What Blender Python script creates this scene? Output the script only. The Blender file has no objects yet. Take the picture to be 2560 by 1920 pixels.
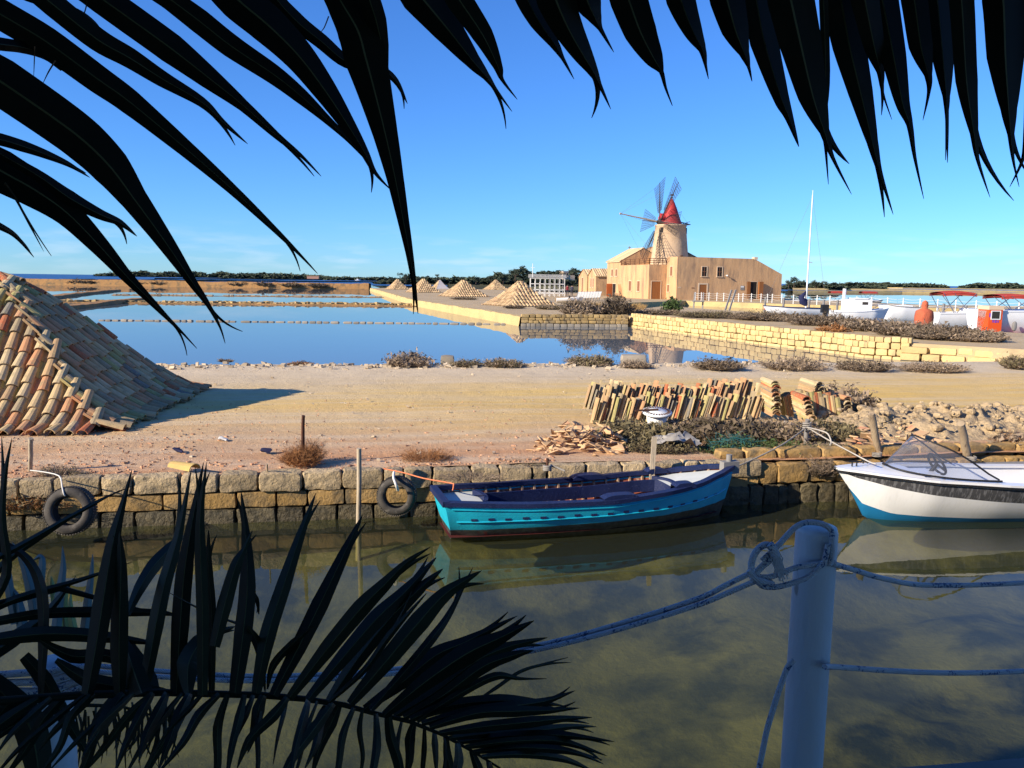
import bpy, math, random
from mathutils import Vector, Matrix, noise
random.seed(7)
R = random.Random(11)
rad = math.radians
S = bpy.context.scene
COL = S.collection
# ---------------------------------------------------------------- camera, sky, sun, exposure
F = 1971.0; CAMZ = 3.4
CM = Matrix.Rotation(rad(90 - 7.5), 3, 'X') @ Matrix.Rotation(rad(.76), 3, 'Z')
cam_d = bpy.data.cameras.new('camera'); cam = bpy.data.objects.new('camera', cam_d); COL.objects.link(cam)
cam.matrix_world = Matrix.Translation((0, 0, CAMZ)) @ CM.to_4x4()
cam_d.sensor_width = 36; cam_d.lens = 36 * F / 2560; cam_d.clip_start = .05; cam_d.clip_end = 60000
S.camera = cam
SUN_EL, SUN_AZ = 25, 240
w = bpy.data.worlds.new("World"); S.world = w; w.use_nodes = True
nt = w.node_tree; bg = nt.nodes['Background']
sk = nt.nodes.new('ShaderNodeTexSky'); sk.sky_type = 'NISHITA'; sk.sun_disc = False
sk.sun_elevation = rad(SUN_EL); sk.sun_rotation = rad(SUN_AZ)
sk.air_density = 1.0; sk.dust_density = 0.0; sk.ozone_density = 5.0; sk.altitude = 0
mx = nt.nodes.new('ShaderNodeMix'); mx.data_type = 'RGBA'; mx.blend_type = 'MULTIPLY'; mx.inputs[0].default_value = 1
mx.inputs[7].default_value = (.40, .70, 1.12, 1)          # the phone's cool, saturated rendering of the clear sky
nt.links.new(sk.outputs[0], mx.inputs[6])
# thin line of far clouds low over the lagoon, all round the horizon
gtc = nt.nodes.new('ShaderNodeTexCoord'); cmap = nt.nodes.new('ShaderNodeMapping'); cmap.inputs['Scale'].default_value = (7, 7, 46); nt.links.new(gtc.outputs['Generated'], cmap.inputs['Vector'])
cn = nt.nodes.new('ShaderNodeTexNoise'); cn.inputs['Scale'].default_value = 1.6; cn.inputs['Detail'].default_value = 7; nt.links.new(cmap.outputs[0], cn.inputs['Vector'])
cr = nt.nodes.new('ShaderNodeValToRGB'); cr.color_ramp.elements[0].position = .50; cr.color_ramp.elements[1].position = .72; nt.links.new(cn.outputs['Fac'], cr.inputs[0])
csp = nt.nodes.new('ShaderNodeSeparateXYZ'); nt.links.new(gtc.outputs['Generated'], csp.inputs[0])
cz = nt.nodes.new('ShaderNodeValToRGB'); e = cz.color_ramp.elements; e[0].position = 0; e[0].color = (.14, .14, .14, 1); e[1].position = .07; e[1].color = (0, 0, 0, 1); x = e.new(.022); x.color = (.34, .34, .34, 1); nt.links.new(csp.outputs['Z'], cz.inputs[0])
cm = nt.nodes.new('ShaderNodeMath'); cm.operation = 'MULTIPLY'; nt.links.new(cr.outputs[0], cm.inputs[0]); nt.links.new(cz.outputs[0], cm.inputs[1])
cmx = nt.nodes.new('ShaderNodeMix'); cmx.data_type = 'RGBA'; nt.links.new(cm.outputs[0], cmx.inputs[0]); nt.links.new(mx.outputs[2], cmx.inputs[6]); cmx.inputs[7].default_value = (5.2, 5.7, 6.6, 1)
nt.links.new(cmx.outputs[2], bg.inputs[0])
bg.inputs[1].default_value = .105
sd = Vector((math.sin(rad(SUN_AZ)) * math.cos(rad(SUN_EL)), math.cos(rad(SUN_AZ)) * math.cos(rad(SUN_EL)), math.sin(rad(SUN_EL))))
sl = bpy.data.lights.new('sun', 'SUN'); sl.energy = 5.0; sl.angle = rad(.55); sl.color = (1, .87, .68)
so = bpy.data.objects.new('sun', sl); COL.objects.link(so); so.rotation_euler = (-sd).to_track_quat('-Z', 'Y').to_euler(); so.location = (-20, -20, 30)
vs = S.view_settings; vs.view_transform = 'Standard'; vs.look = 'None'; vs.exposure = .75; vs.gamma = 1; vs.use_curve_mapping = False
S.cycles.max_bounces = 8; S.cycles.transparent_max_bounces = 12; S.cycles.caustics_reflective = False; S.cycles.caustics_refractive = False

# ---------------------------------------------------------------- helpers
def ray(px, py): return CM @ Vector(((px - 1280) / F, -(py - 960) / F, -1))
def G(px, py, z=0.0):                       # sight line of a photo point met with a level z
    d = ray(px, py); t = (z - CAMZ) / d.z
    return Vector((0, 0, CAMZ)) + d * t
def D(px, py, dep):                         # sight line of a photo point at a distance ahead
    return Vector((0, 0, CAMZ)) + ray(px, py) * dep
def V(*a): return Vector(a)
QO = V(-1.25, 11.04, 0); QA = math.atan2(1.81, 10.82)
QU = V(math.cos(QA), math.sin(QA), 0); QV = V(-math.sin(QA), math.cos(QA), 0)
def Q(u, v, z=0.0): return QO + QU * u + QV * v + V(0, 0, z)      # along the quay, inland, up

def tag(o, label=None, cat=None, group=None, kind=None):
    if label: o['label'] = label
    if cat: o['category'] = cat
    if group: o['group'] = group
    if kind: o['kind'] = kind
    return o
def thing(name, label, cat, loc=(0, 0, 0), rz=0, group=None):
    o = bpy.data.objects.new(name, None); COL.objects.link(o); o.empty_display_size = .2
    o.location = loc; o.rotation_euler = (0, 0, rz)
    return tag(o, label, cat, group)
def adopt(o, parent, local=False):
    o.parent = parent
    if not local and parent.type == 'EMPTY':
        o.matrix_parent_inverse = Matrix.Translation(-Vector(parent.location))
    return o
class MB:
    def __init__(s): s.v = []; s.f = []; s.m = []; s.s = []; s.c = []
    def add(s, verts, faces, mi=0, sm=False, c=0.0):
        b = len(s.v); s.v.extend([tuple(v) for v in verts])
        for f in faces:
            s.f.append(tuple(i + b for i in f)); s.m.append(mi); s.s.append(sm); s.c.append(c)
    def quad(s, a, b, c, d, mi=0, col=0.0): s.add([a, b, c, d], [(0, 1, 2, 3)], mi, False, col)
    def tri(s, a, b, c, mi=0, col=0.0): s.add([a, b, c], [(0, 1, 2)], mi, False, col)
    def box(s, p0, p1, mi=0, mat=None, c=0.0):
        (x0, y0, z0), (x1, y1, z1) = p0, p1
        vs = [V(x, y, z) for z in (z0, z1) for y in (y0, y1) for x in (x0, x1)]
        if mat: vs = [mat @ v for v in vs]
        s.add(vs, [(0, 2, 3, 1), (4, 5, 7, 6), (0, 1, 5, 4), (2, 6, 7, 3), (0, 4, 6, 2), (1, 3, 7, 5)], mi, False, c)
    def bar(s, a, b, w, h=None, mi=0, up=V(0, 0, 1), c=0.0):
        a = Vector(a); b = Vector(b); h = h or w; d = (b - a)
        if d.length < 1e-6: return
        d.normalize(); x = d.cross(up)
        if x.length < 1e-3: x = d.cross(V(1, 0, 0))
        x.normalize(); y = x.cross(d)
        vs = [p + x * sx * w / 2 + y * sy * h / 2 for p in (a, b) for sx, sy in ((-1, -1), (1, -1), (1, 1), (-1, 1))]
        s.add(vs, [(0, 3, 2, 1), (4, 5, 6, 7), (0, 1, 5, 4), (1, 2, 6, 5), (2, 3, 7, 6), (3, 0, 4, 7)], mi, False, c)
    def tube(s, pts, r, n=8, mi=0, cap=True, sm=True, c=0.0):
        pts = [Vector(p) for p in pts]; N = len(pts)
        rs = r if isinstance(r, (list, tuple)) else [r] * N
        t = (pts[1] - pts[0]).normalized(); x = t.orthogonal().normalized(); vs = []
        for i, p in enumerate(pts):
            t = (pts[min(i + 1, N - 1)] - pts[max(i - 1, 0)])
            t = t.normalized() if t.length > 1e-9 else V(0, 0, 1)
            x = x - t * x.dot(t); x = x.normalized() if x.length > 1e-6 else t.orthogonal().normalized(); y = t.cross(x)
            for k in range(n):
                a = 2 * math.pi * k / n; vs.append(p + (x * math.cos(a) + y * math.sin(a)) * rs[i])
        fs = [(i * n + k, i * n + (k + 1) % n, (i + 1) * n + (k + 1) % n, (i + 1) * n + k) for i in range(N - 1) for k in range(n)]
        s.add(vs, fs, mi, sm, c)
        if cap: s.add(vs[:n], [tuple(range(n))[::-1]], mi, False, c); s.add(vs[-n:], [tuple(range(n))], mi, False, c)
    def lathe(s, prof, n=24, mat=None, mi=0, sm=True, c=0.0):
        vs = [V(r * math.cos(2 * math.pi * k / n), r * math.sin(2 * math.pi * k / n), z) for r, z in prof for k in range(n)]
        if mat: vs = [mat @ v for v in vs]
        s.add(vs, [(i * n + k, i * n + (k + 1) % n, (i + 1) * n + (k + 1) % n, (i + 1) * n + k) for i in range(len(prof) - 1) for k in range(n)], mi, sm, c)
    def grid(s, rows, mi=0, sm=True, c=0.0):
        n = len(rows[0]); vs = [p for r in rows for p in r]
        s.add(vs, [(i * n + k, i * n + k + 1, (i + 1) * n + k + 1, (i + 1) * n + k) for i in range(len(rows) - 1) for k in range(n - 1)], mi, sm, c)
    def mesh(s, name, mats):
        me = bpy.data.meshes.new(name); me.from_pydata(s.v, [], s.f)
        for m in (mats if isinstance(mats, (list, tuple)) else [mats]): me.materials.append(m)
        me.polygons.foreach_set('material_index', s.m); me.polygons.foreach_set('use_smooth', s.s)
        if any(s.c):
            a = me.attributes.new('rnd', 'FLOAT', 'FACE'); a.data.foreach_set('value', s.c)
        me.update(); return me
    def build(s, name, mats, parent=None, local=False):
        o = bpy.data.objects.new(name, s.mesh(name, mats)); COL.objects.link(o)
        if parent: adopt(o, parent, local)
        return o
def piece(name, me, parent, mw, local=False):
    o = bpy.data.objects.new(name, me); COL.objects.link(o); o.matrix_basis = mw
    if parent: adopt(o, parent, local)
    return o
def frame(p, x, z):                         # matrix with local x along x, local z near z
    x = Vector(x).normalized(); y = Vector(z).cross(x).normalized(); z = x.cross(y)
    return Matrix(((x.x, y.x, z.x, p[0]), (x.y, y.y, z.y, p[1]), (x.z, y.z, z.z, p[2]), (0, 0, 0, 1)))
def sup(mb, n, k, amp, sc, seed, size=(1, 1, 1), mat=None, mi=0, sm=True, c=0.0):   # rounded, uneven block
    for ax in range(3):
        for sg in (-1, 1):
            rows = []
            for i in range(n + 1):
                row = []
                for j in range(n + 1):
                    a = -1 + 2 * i / n; b = -1 + 2 * j / n
                    if sg < 0: b = -b
                    p = [0, 0, 0]; p[ax] = sg; p[(ax + 1) % 3] = a; p[(ax + 2) % 3] = b
                    r = (abs(p[0]) ** k + abs(p[1]) ** k + abs(p[2]) ** k) ** (1 / k)
                    q = V(p[0] / r * size[0], p[1] / r * size[1], p[2] / r * size[2])
                    d = noise.noise_vector(q * sc + V(seed * 7.3, seed * 3.1, seed * 1.7)) * amp
                    q = q + d
                    if n > 3: q = q + noise.noise_vector(q * sc * 2.9 + V(seed * 2.3, seed * 5.1, seed)) * amp * .5
                    row.append(mat @ q if mat else q)
                rows.append(row)
            mb.grid(rows, mi, sm, c)

# ---------------------------------------------------------------- materials
def nodes(name):
    m = bpy.data.materials.new(name); m.use_nodes = True; t = m.node_tree
    return m, t, t.nodes['Principled BSDF'], (lambda k: t.nodes.new(k)), t.links.new
def mixc(N, L, fac, a, b, mode='MIX'):
    n = N('ShaderNodeMix'); n.data_type = 'RGBA'; n.blend_type = mode
    for sock, val in ((n.inputs[0], fac), (n.inputs[6], a), (n.inputs[7], b)):
        if hasattr(val, 'is_linked'): L(val, sock)
        elif isinstance(val, (int, float)): sock.default_value = val
        else: sock.default_value = (*val, 1) if len(val) == 3 else val
    return n.outputs[2]
def ramp(N, L, fac, stops, interp='LINEAR'):
    r = N('ShaderNodeValToRGB'); r.color_ramp.interpolation = interp; e = r.color_ramp.elements
    while len(e) > 1: e.remove(e[-1])
    e[0].position = stops[0][0]; e[0].color = (*stops[0][1], 1) if not isinstance(stops[0][1], float) else (stops[0][1],) * 3 + (1,)
    for p, c in stops[1:]:
        x = e.new(p); x.color = (*c, 1) if not isinstance(c, float) else (c, c, c, 1)
    L(fac, r.inputs[0]); return r.outputs[0]
def noi(N, L, scale, detail=4, vec=None, rough=.6, dist=0):
    n = N('ShaderNodeTexNoise'); n.inputs['Scale'].default_value = scale; n.inputs['Detail'].default_value = detail
    n.inputs['Roughness'].default_value = rough; n.inputs['Distortion'].default_value = dist
    if vec is not None: L(vec, n.inputs['Vector'])
    return n.outputs['Fac']
def bumpn(N, L, h, bs, strength, dist):
    b = N('ShaderNodeBump'); b.inputs['Strength'].default_value = strength; b.inputs['Distance'].default_value = dist
    L(h, b.inputs['Height']); L(b.outputs[0], bs.inputs['Normal'])
def math_(N, L, op, a, b=None):
    n = N('ShaderNodeMath'); n.operation = op
    for i, x in enumerate((a, b)):
        if x is None: continue
        if hasattr(x, 'is_linked'): L(x, n.inputs[i])
        else: n.inputs[i].default_value = x
    return n.outputs[0]
def MAT(name, c1, c2=None, rough=.85, sc=3., c3=None, sc3=12., f3=(.55, .7), bump=0., bsc=30., bd=.02, spec=.3, var=0., local=False, metal=0., stretch=None):
    m, t, bs, N, L = nodes(name)
    c2 = c2 or c1
    tc = N('ShaderNodeTexCoord').outputs['Object'] if local else N('ShaderNodeNewGeometry').outputs['Position']
    if stretch:
        mp = N('ShaderNodeMapping'); mp.inputs['Scale'].default_value = stretch; L(tc, mp.inputs['Vector']); tc = mp.outputs[0]
    f = ramp(N, L, noi(N, L, sc, 5, tc), [(.3, 0.), (.7, 1.)])
    c = mixc(N, L, f, c1, c2)
    if c3:
        c = mixc(N, L, ramp(N, L, noi(N, L, sc3, 6, tc), [(f3[0], 0.), (f3[1], 1.)]), c, c3)
    if var:
        oi = N('ShaderNodeObjectInfo').outputs['Random']; at = N('ShaderNodeAttribute'); at.attribute_name = 'rnd'
        q = math_(N, L, 'FRACT', math_(N, L, 'ADD', oi, at.outputs['Fac']))
        hs = N('ShaderNodeHueSaturation'); L(c, hs.inputs['Color']); L(math_(N, L, 'ADD', math_(N, L, 'MULTIPLY', q, 2 * var), 1 - var), hs.inputs['Value']); c = hs.outputs[0]
    L(c, bs.inputs['Base Color']); bs.inputs['Roughness'].default_value = rough; bs.inputs['Specular IOR Level'].default_value = spec; bs.inputs['Metallic'].default_value = metal
    if bump: bumpn(N, L, noi(N, L, bsc, 8, tc, .65), bs, bump, bd)
    return m
def tile_mat(name, dist_scale=1.):
    m, t, bs, N, L = nodes(name)
    oi = N('ShaderNodeObjectInfo').outputs['Random']; at = N('ShaderNodeAttribute'); at.attribute_name = 'rnd'
    q = math_(N, L, 'FRACT', math_(N, L, 'ADD', oi, at.outputs['Fac']))
    c = ramp(N, L, q, [(0, (.46, .30, .155)), (.13, (.50, .36, .19)), (.25, (.36, .235, .13)), (.36, (.40, .33, .14)), (.43, (.48, .24, .12)), (.55, (.39, .12, .055)), (.61, (.50, .38, .22)), (.73, (.31, .24, .15)), (.82, (.43, .24, .13)), (.91, (.34, .30, .12)), (.965, (.20, .18, .15))], 'CONSTANT')
    pos = N('ShaderNodeNewGeometry').outputs['Position']
    c = mixc(N, L, ramp(N, L, noi(N, L, 7, 6, pos), [(.5, 0.), (.72, .75)]), c, (.22, .19, .11))
    c = mixc(N, L, ramp(N, L, noi(N, L, 23, 5, pos), [(.56, 0.), (.7, .6)]), c, (.45, .40, .18))
    L(c, bs.inputs['Base Color']); bs.inputs['Roughness'].default_value = .9; bs.inputs['Specular IOR Level'].default_value = .2
    bumpn(N, L, noi(N, L, 60, 6, pos), bs, .5, .01)
    return m
M_tile = tile_mat('roof_tile')
M_tilefar = MAT('far_tile', (.62, .45, .24), (.50, .34, .19), sc=1.5, c3=(.36, .20, .12), sc3=3, f3=(.56, .66), var=.3)
M_under = MAT('tile_underside', (.13, .10, .07), (.09, .07, .05))
M_salt = MAT('salt', (.62, .55, .50), (.55, .48, .44))
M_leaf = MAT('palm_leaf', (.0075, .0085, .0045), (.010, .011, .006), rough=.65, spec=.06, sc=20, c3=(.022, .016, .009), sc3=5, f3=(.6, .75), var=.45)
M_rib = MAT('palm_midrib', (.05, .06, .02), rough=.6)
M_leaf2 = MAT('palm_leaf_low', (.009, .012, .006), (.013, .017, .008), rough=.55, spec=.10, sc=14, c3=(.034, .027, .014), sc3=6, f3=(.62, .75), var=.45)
M_agave = MAT('agave_leaf', (.10, .17, .17), (.07, .12, .12), rough=.5, sc=4)
M_agave2 = MAT('agave_stripe', (.30, .34, .10), (.24, .28, .08), rough=.5, sc=4)
M_trunk = MAT('bark', (.09, .06, .04), (.05, .035, .025), bump=.6, bsc=20)
M_white = MAT('white_paint', (.74, .74, .72), (.66, .66, .64), rough=.5, c3=(.35, .32, .28), sc3=9, f3=(.64, .72), bump=.15, bsc=14, stretch=(1, 1, .35))
M_post = MAT('weathered_pale_paint', (.46, .48, .50), (.40, .42, .44), rough=.55, c3=(.22, .21, .20), sc3=26, f3=(.64, .70), bump=.3, bsc=24, stretch=(1, 1, .3))  # white paint greyed to carry the post's shade; dark flecks are wear
M_gravel = MAT('pale_gravel', (.52, .43, .31), (.44, .36, .26), sc=2, var=.2)
M_ropet = MAT('frayed_rope', (.42, .42, .42), (.34, .34, .35))
M_whiteb = MAT('boat_white', (.80, .80, .79), (.74, .74, .73), rough=.3, spec=.5)
M_plaster = MAT('ochre_plaster', (.62, .385, .20), (.50, .30, .15), sc=.6, c3=(.27, .18, .12), sc3=1.1, f3=(.48, .74), bump=.3, bsc=3, bd=.1, stretch=(1, 1, .28))
M_plaster2 = MAT('tower_plaster', (.58, .42, .27), (.50, .35, .22), sc=.7, c3=(.36, .26, .17), sc3=1.4, f3=(.55, .8), bump=.4, bsc=3, bd=.1)
M_trim = MAT('pale_trim', (.62, .47, .32))
M_red = MAT('red_cap', (.42, .035, .035), (.34, .03, .03), rough=.6, sc=2)
M_dark = MAT('dark_opening', (.015, .013, .012))
M_brownwood = MAT('brown_wood', (.30, .12, .035), (.24, .09, .03), sc=4, stretch=(1, 1, .1))
M_railing = MAT('rail_wood', (.12, .055, .03))
M_sail = MAT('sail_lattice', (.045, .035, .035))
M_pole = MAT('weathered_pole', (.48, .40, .29), (.34, .28, .20), sc=9, c3=(.2, .16, .12), sc3=25, bump=.5, bsc=40, stretch=(1, 1, .08))
M_log = MAT('old_log', (.40, .31, .20), (.27, .20, .13), sc=7, c3=(.14, .10, .07), sc3=18, bump=.6, bsc=30, stretch=(1, 1, .12))
M_rust = MAT('rusty_iron', (.10, .04, .025), (.06, .03, .02), bump=.4)
M_tyre = MAT('tyre_rubber', (.030, .028, .026), (.075, .066, .056), rough=.75, sc=6, c3=(.20, .18, .15), sc3=8, f3=(.56, .78), bump=.2, bsc=40)
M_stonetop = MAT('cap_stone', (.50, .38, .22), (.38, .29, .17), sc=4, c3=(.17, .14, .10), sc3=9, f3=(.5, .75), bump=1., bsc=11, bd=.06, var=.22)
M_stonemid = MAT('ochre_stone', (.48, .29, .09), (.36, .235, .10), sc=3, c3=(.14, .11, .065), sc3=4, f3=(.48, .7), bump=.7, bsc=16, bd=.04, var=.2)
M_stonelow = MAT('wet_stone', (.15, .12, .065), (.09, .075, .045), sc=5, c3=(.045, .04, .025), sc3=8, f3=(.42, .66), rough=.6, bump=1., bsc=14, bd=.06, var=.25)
M_stoneY = MAT('yellow_tuff', (.66, .49, .22), (.55, .40, .18), sc=1.2, c3=(.40, .30, .17), sc3=2, f3=(.55, .75), bump=.6, bsc=6, bd=.05, var=.14)
M_wallY = MAT('yellow_wall', (.62, .46, .20), (.52, .38, .17), sc=.6, c3=(.36, .27, .14), sc3=.8, f3=(.55, .8), bump=.5, bsc=4, bd=.1, var=.1)
M_mortar = MAT('wall_joint', (.06, .045, .03))
M_stoneG = MAT('grey_stone', (.36, .31, .24), (.28, .24, .18), sc=2, bump=.5, bsc=6, var=.2)
M_stoneO = MAT('old_ochre_stone', (.46, .31, .12), (.33, .24, .12), sc=1.5, c3=(.18, .14, .09), sc3=3, f3=(.5, .72), bump=.5, bsc=6, var=.2)
M_earth = MAT('brown_earth', (.40, .21, .075), (.31, .17, .065), sc=.3, c3=(.15, .11, .06), sc3=.9, f3=(.5, .7), bump=.6, bsc=2, bd=.2)
M_mound = MAT('dug_earth', (.52, .39, .23), (.42, .31, .18), sc=2, c3=(.24, .19, .13), sc3=7, f3=(.52, .7), bump=1., bsc=16, bd=.06)
M_twig = [MAT('twig_grey', (.30, .225, .155), (.20, .15, .105), sc=6, var=.35), MAT('twig_olive', (.18, .14, .07), (.12, .105, .055), sc=5, var=.35),
          MAT('twig_rust', (.34, .15, .05), (.25, .12, .05), sc=5, var=.3), MAT('twig_dark', (.13, .095, .065), (.09, .07, .045), sc=3, var=.35), MAT('leaf_green', (.07, .11, .03), (.05, .08, .025), sc=3, var=.3)]
M_pine = MAT('pine_foliage', (.065, .080, .045), (.040, .055, .036), sc=.3, var=.4)
M_islet = MAT('far_scrub', (.075, .070, .040), (.05, .05, .032), sc=.05, var=.3)
M_rope = None
def rope_mat(name, base, fleck, dens):
    m, t, bs, N, L = nodes(name)
    pos = N('ShaderNodeNewGeometry').outputs['Position']
    a = ramp(N, L, noi(N, L, 26, 2, pos), [(.55 - dens, 0.), (.57 - dens, 1.)]); b = ramp(N, L, noi(N, L, 180, 2, pos), [(.5, 0.), (.54, 1.)])
    L(mixc(N, L, math_(N, L, 'MULTIPLY', a, b), base, fleck), bs.inputs['Base Color']); bs.inputs['Roughness'].default_value = .85
    wv = N('ShaderNodeTexWave'); wv.inputs['Scale'].default_value = 90; wv.bands_direction = 'DIAGONAL'; L(pos, wv.inputs['Vector'])
    bumpn(N, L, wv.outputs['Fac'], bs, .5, .004); return m
M_rope = rope_mat('braided_rope', (.40, .41, .43), (.05, .08, .17), 0.)
M_ropeg = MAT('grey_rope', (.33, .30, .26), (.24, .22, .19), bump=.5, bsc=120)
M_ropem = MAT('mooring_line', (.50, .46, .40), (.38, .35, .30), bump=.5, bsc=120)
M_ropeo = MAT('orange_cord', (.65, .20, .09))
M_ropew = MAT('pale_cord', (.62, .60, .55))
def hull_mat(name, band):
    # painted bottom and topsides of the blue boat; the paint line follows the hull, chipped and streaked
    m, t, bs, N, L = nodes(name)
    tc = N('ShaderNodeTexCoord').outputs['Object']; sp = N('ShaderNodeSeparateXYZ'); L(tc, sp.inputs[0])
    n1 = noi(N, L, 9, 5, tc)
    z = math_(N, L, 'SUBTRACT', sp.outputs['Z'], math_(N, L, 'MULTIPLY', sp.outputs['X'], .012))
    z = math_(N, L, 'ADD', z, math_(N, L, 'MULTIPLY', n1, .012))
    cy = mixc(N, L, ramp(N, L, noi(N, L, 4, 6, tc), [(.35, 0.), (.7, 1.)]), (.014, .46, .62), (.012, .37, .53))
    cy = mixc(N, L, ramp(N, L, noi(N, L, 30, 6, tc), [(.66, 0.), (.69, .7)]), cy, (.03, .10, .15))
    dk = mixc(N, L, ramp(N, L, noi(N, L, 14, 6, tc), [(.4, 0.), (.7, 1.)]), (.028, .034, .034), (.085, .09, .08))
    dk = mixc(N, L, ramp(N, L, noi(N, L, 2.6, 5, tc), [(.64, 0.), (.70, .8)]), dk, (.24, .035, .03))
    cy = mixc(N, L, ramp(N, L, noi(N, L, 16, 7, tc, .75), [(.60, 0.), (.66, .55)]), cy, (.10, .42, .52))
    f = ramp(N, L, z, [(.196, 0.), (.202, 1.)])
    L(mixc(N, L, f, dk, cy), bs.inputs['Base Color']); bs.inputs['Roughness'].default_value = .42; bs.inputs['Specular IOR Level'].default_value = .4
    wv = N('ShaderNodeTexWave'); wv.bands_direction = 'Z'; wv.inputs['Scale'].default_value = 3.2; wv.inputs['Distortion'].default_value = .4; L(tc, wv.inputs['Vector'])
    h = math_(N, L, 'ADD', math_(N, L, 'MULTIPLY', ramp(N, L, wv.outputs['Fac'], [(0, 0.), (.04, 1.)]), .10), math_(N, L, 'MULTIPLY', noi(N, L, 40, 6, tc), .6))
    bumpn(N, L, h, bs, .35, .012); return m
M_hull = hull_mat('cyan_hull', 0)
M_navy = MAT('navy_paint', (.010, .018, .065), (.016, .025, .085), rough=.5, sc=5, c3=(.10, .11, .17), sc3=40, f3=(.62, .74), bump=.4, bsc=40, local=True)
M_deckw = MAT('faded_white_deck', (.62, .64, .60), (.52, .54, .50), rough=.7, sc=6, local=True)
M_redwood = MAT('red_boards', (.34, .10, .055), (.25, .08, .05), sc=4, c3=(.48, .33, .22), sc3=9, f3=(.56, .7), local=True)
M_bilge = MAT('red_bilge', (.10, .012, .010), (.06, .01, .01), local=True)
M_ribtan = MAT('tan_rib', (.50, .36, .24), (.40, .24, .15), sc=10, local=True)
def ws_hull():
    m, t, bs, N, L = nodes('striped_hull')
    tc = N('ShaderNodeTexCoord').outputs['Object']; at = N('ShaderNodeAttribute'); at.attribute_name = 'rnd'
    mp = N('ShaderNodeMapping'); mp.inputs['Scale'].default_value = (9, 3, 2); mp.inputs['Rotation'].default_value = (0, .7, 0); L(tc, mp.inputs['Vector'])
    st = ramp(N, L, noi(N, L, 3.2, 4, mp.outputs[0]), [(.5, 0.), (.62, .35)])  # pale streaks on the dark band: light off the water, put into the colour
    b = mixc(N, L, st, (.06, .06, .065), (.34, .34, .35))
    wh = mixc(N, L, ramp(N, L, noi(N, L, 3.2, 4, mp.outputs[0]), [(.5, 0.), (.7, .25)]), (.78, .78, .77), (.6, .6, .58))
    L(mixc(N, L, ramp(N, L, at.outputs['Fac'], [(.5, 0.), (.51, 1.)]), wh, b), bs.inputs['Base Color'])
    bs.inputs['Roughness'].default_value = .25; return m
M_antif = MAT('blue_antifouling', (.012, .16, .36), (.015, .19, .40), rough=.5, sc=4)
M_black = MAT('black_rubber', (.015, .015, .016), rough=.5)
M_chrome = MAT('steel', (.5, .5, .5), rough=.3, metal=1.)
def glass_mat():
    m, t, bs, N, L = nodes('tinted_windscreen')
    t.nodes.remove(bs); out = t.nodes['Material Output']
    tr = N('ShaderNodeBsdfTransparent'); tr.inputs[0].default_value = (.86, .88, .93, 1); gl = N('ShaderNodeBsdfGlossy'); gl.inputs['Roughness'].default_value = .03
    df = N('ShaderNodeBsdfDiffuse'); df.inputs[0].default_value = (.45, .47, .52, 1)
    a = N('ShaderNodeMixShader'); a.inputs[0].default_value = .10; L(tr.outputs[0], a.inputs[1]); L(df.outputs[0], a.inputs[2])
    gn = N('ShaderNodeNewGeometry'); dt = N('ShaderNodeVectorMath'); dt.operation = 'DOT_PRODUCT'; L(gn.outputs['Incoming'], dt.inputs[0]); L(gn.outputs['Normal'], dt.inputs[1])
    frs = math_(N, L, 'ADD', math_(N, L, 'MULTIPLY', math_(N, L, 'POWER', math_(N, L, 'SUBTRACT', 1., math_(N, L, 'MINIMUM', math_(N, L, 'ABSOLUTE', dt.outputs['Value']), 1.)), 5.), .9), .06)
    b = N('ShaderNodeMixShader'); L(frs, b.inputs[0]); L(a.outputs[0], b.inputs[1]); L(gl.outputs[0], b.inputs[2]); L(b.outputs[0], out.inputs[0]); return m
M_glass = glass_mat()
def water_mat(name, tint, bscale, bstr, rough=.0, diff=None, dfac=0.):
    m, t, bs, N, L = nodes(name)
    t.nodes.remove(bs); out = t.nodes['Material Output']
    tr = N('ShaderNodeBsdfTransparent'); tr.inputs[0].default_value = (*tint, 1)
    gl = N('ShaderNodeBsdfGlossy'); gl.inputs['Roughness'].default_value = rough
    pos = N('ShaderNodeNewGeometry').outputs['Position']
    bp = N('ShaderNodeBump'); bp.inputs['Strength'].default_value = bstr; bp.inputs['Distance'].default_value = .05
    L(noi(N, L, bscale, 3, pos), bp.inputs['Height']); L(bp.outputs[0], gl.inputs['Normal'])
    dt = N('ShaderNodeVectorMath'); dt.operation = 'DOT_PRODUCT'; L(N('ShaderNodeNewGeometry').outputs['Incoming'], dt.inputs[0]); L(bp.outputs[0], dt.inputs[1])
    frs = math_(N, L, 'ADD', math_(N, L, 'MULTIPLY', math_(N, L, 'POWER', math_(N, L, 'SUBTRACT', 1., math_(N, L, 'MINIMUM', math_(N, L, 'ABSOLUTE', dt.outputs['Value']), 1.)), 5.), .96), .02)   # the same from above and from below the surface
    base = tr.outputs[0]
    if diff:
        df = N('ShaderNodeBsdfDiffuse'); df.inputs[0].default_value = (*diff, 1); a = N('ShaderNodeMixShader'); a.inputs[0].default_value = dfac
        L(tr.outputs[0], a.inputs[1]); L(df.outputs[0], a.inputs[2]); base = a.outputs[0]
    b = N('ShaderNodeMixShader'); L(frs, b.inputs[0]); L(base, b.inputs[1]); L(gl.outputs[0], b.inputs[2]); L(b.outputs[0], out.inputs[0]); return m
M_canal = water_mat('canal_water', (.72, .74, .50), 1.6, .03, diff=(.10, .115, .075), dfac=.17)
M_pond = water_mat('pond_water', (.7, .7, .7), .8, .012, diff=(.16, .20, .24), dfac=.85)
M_sea = MAT('sea_water', (.012, .055, .17), (.016, .07, .20), rough=.35, sc=.01, spec=.35, bump=1., bsc=.4, bd=.4)
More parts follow.
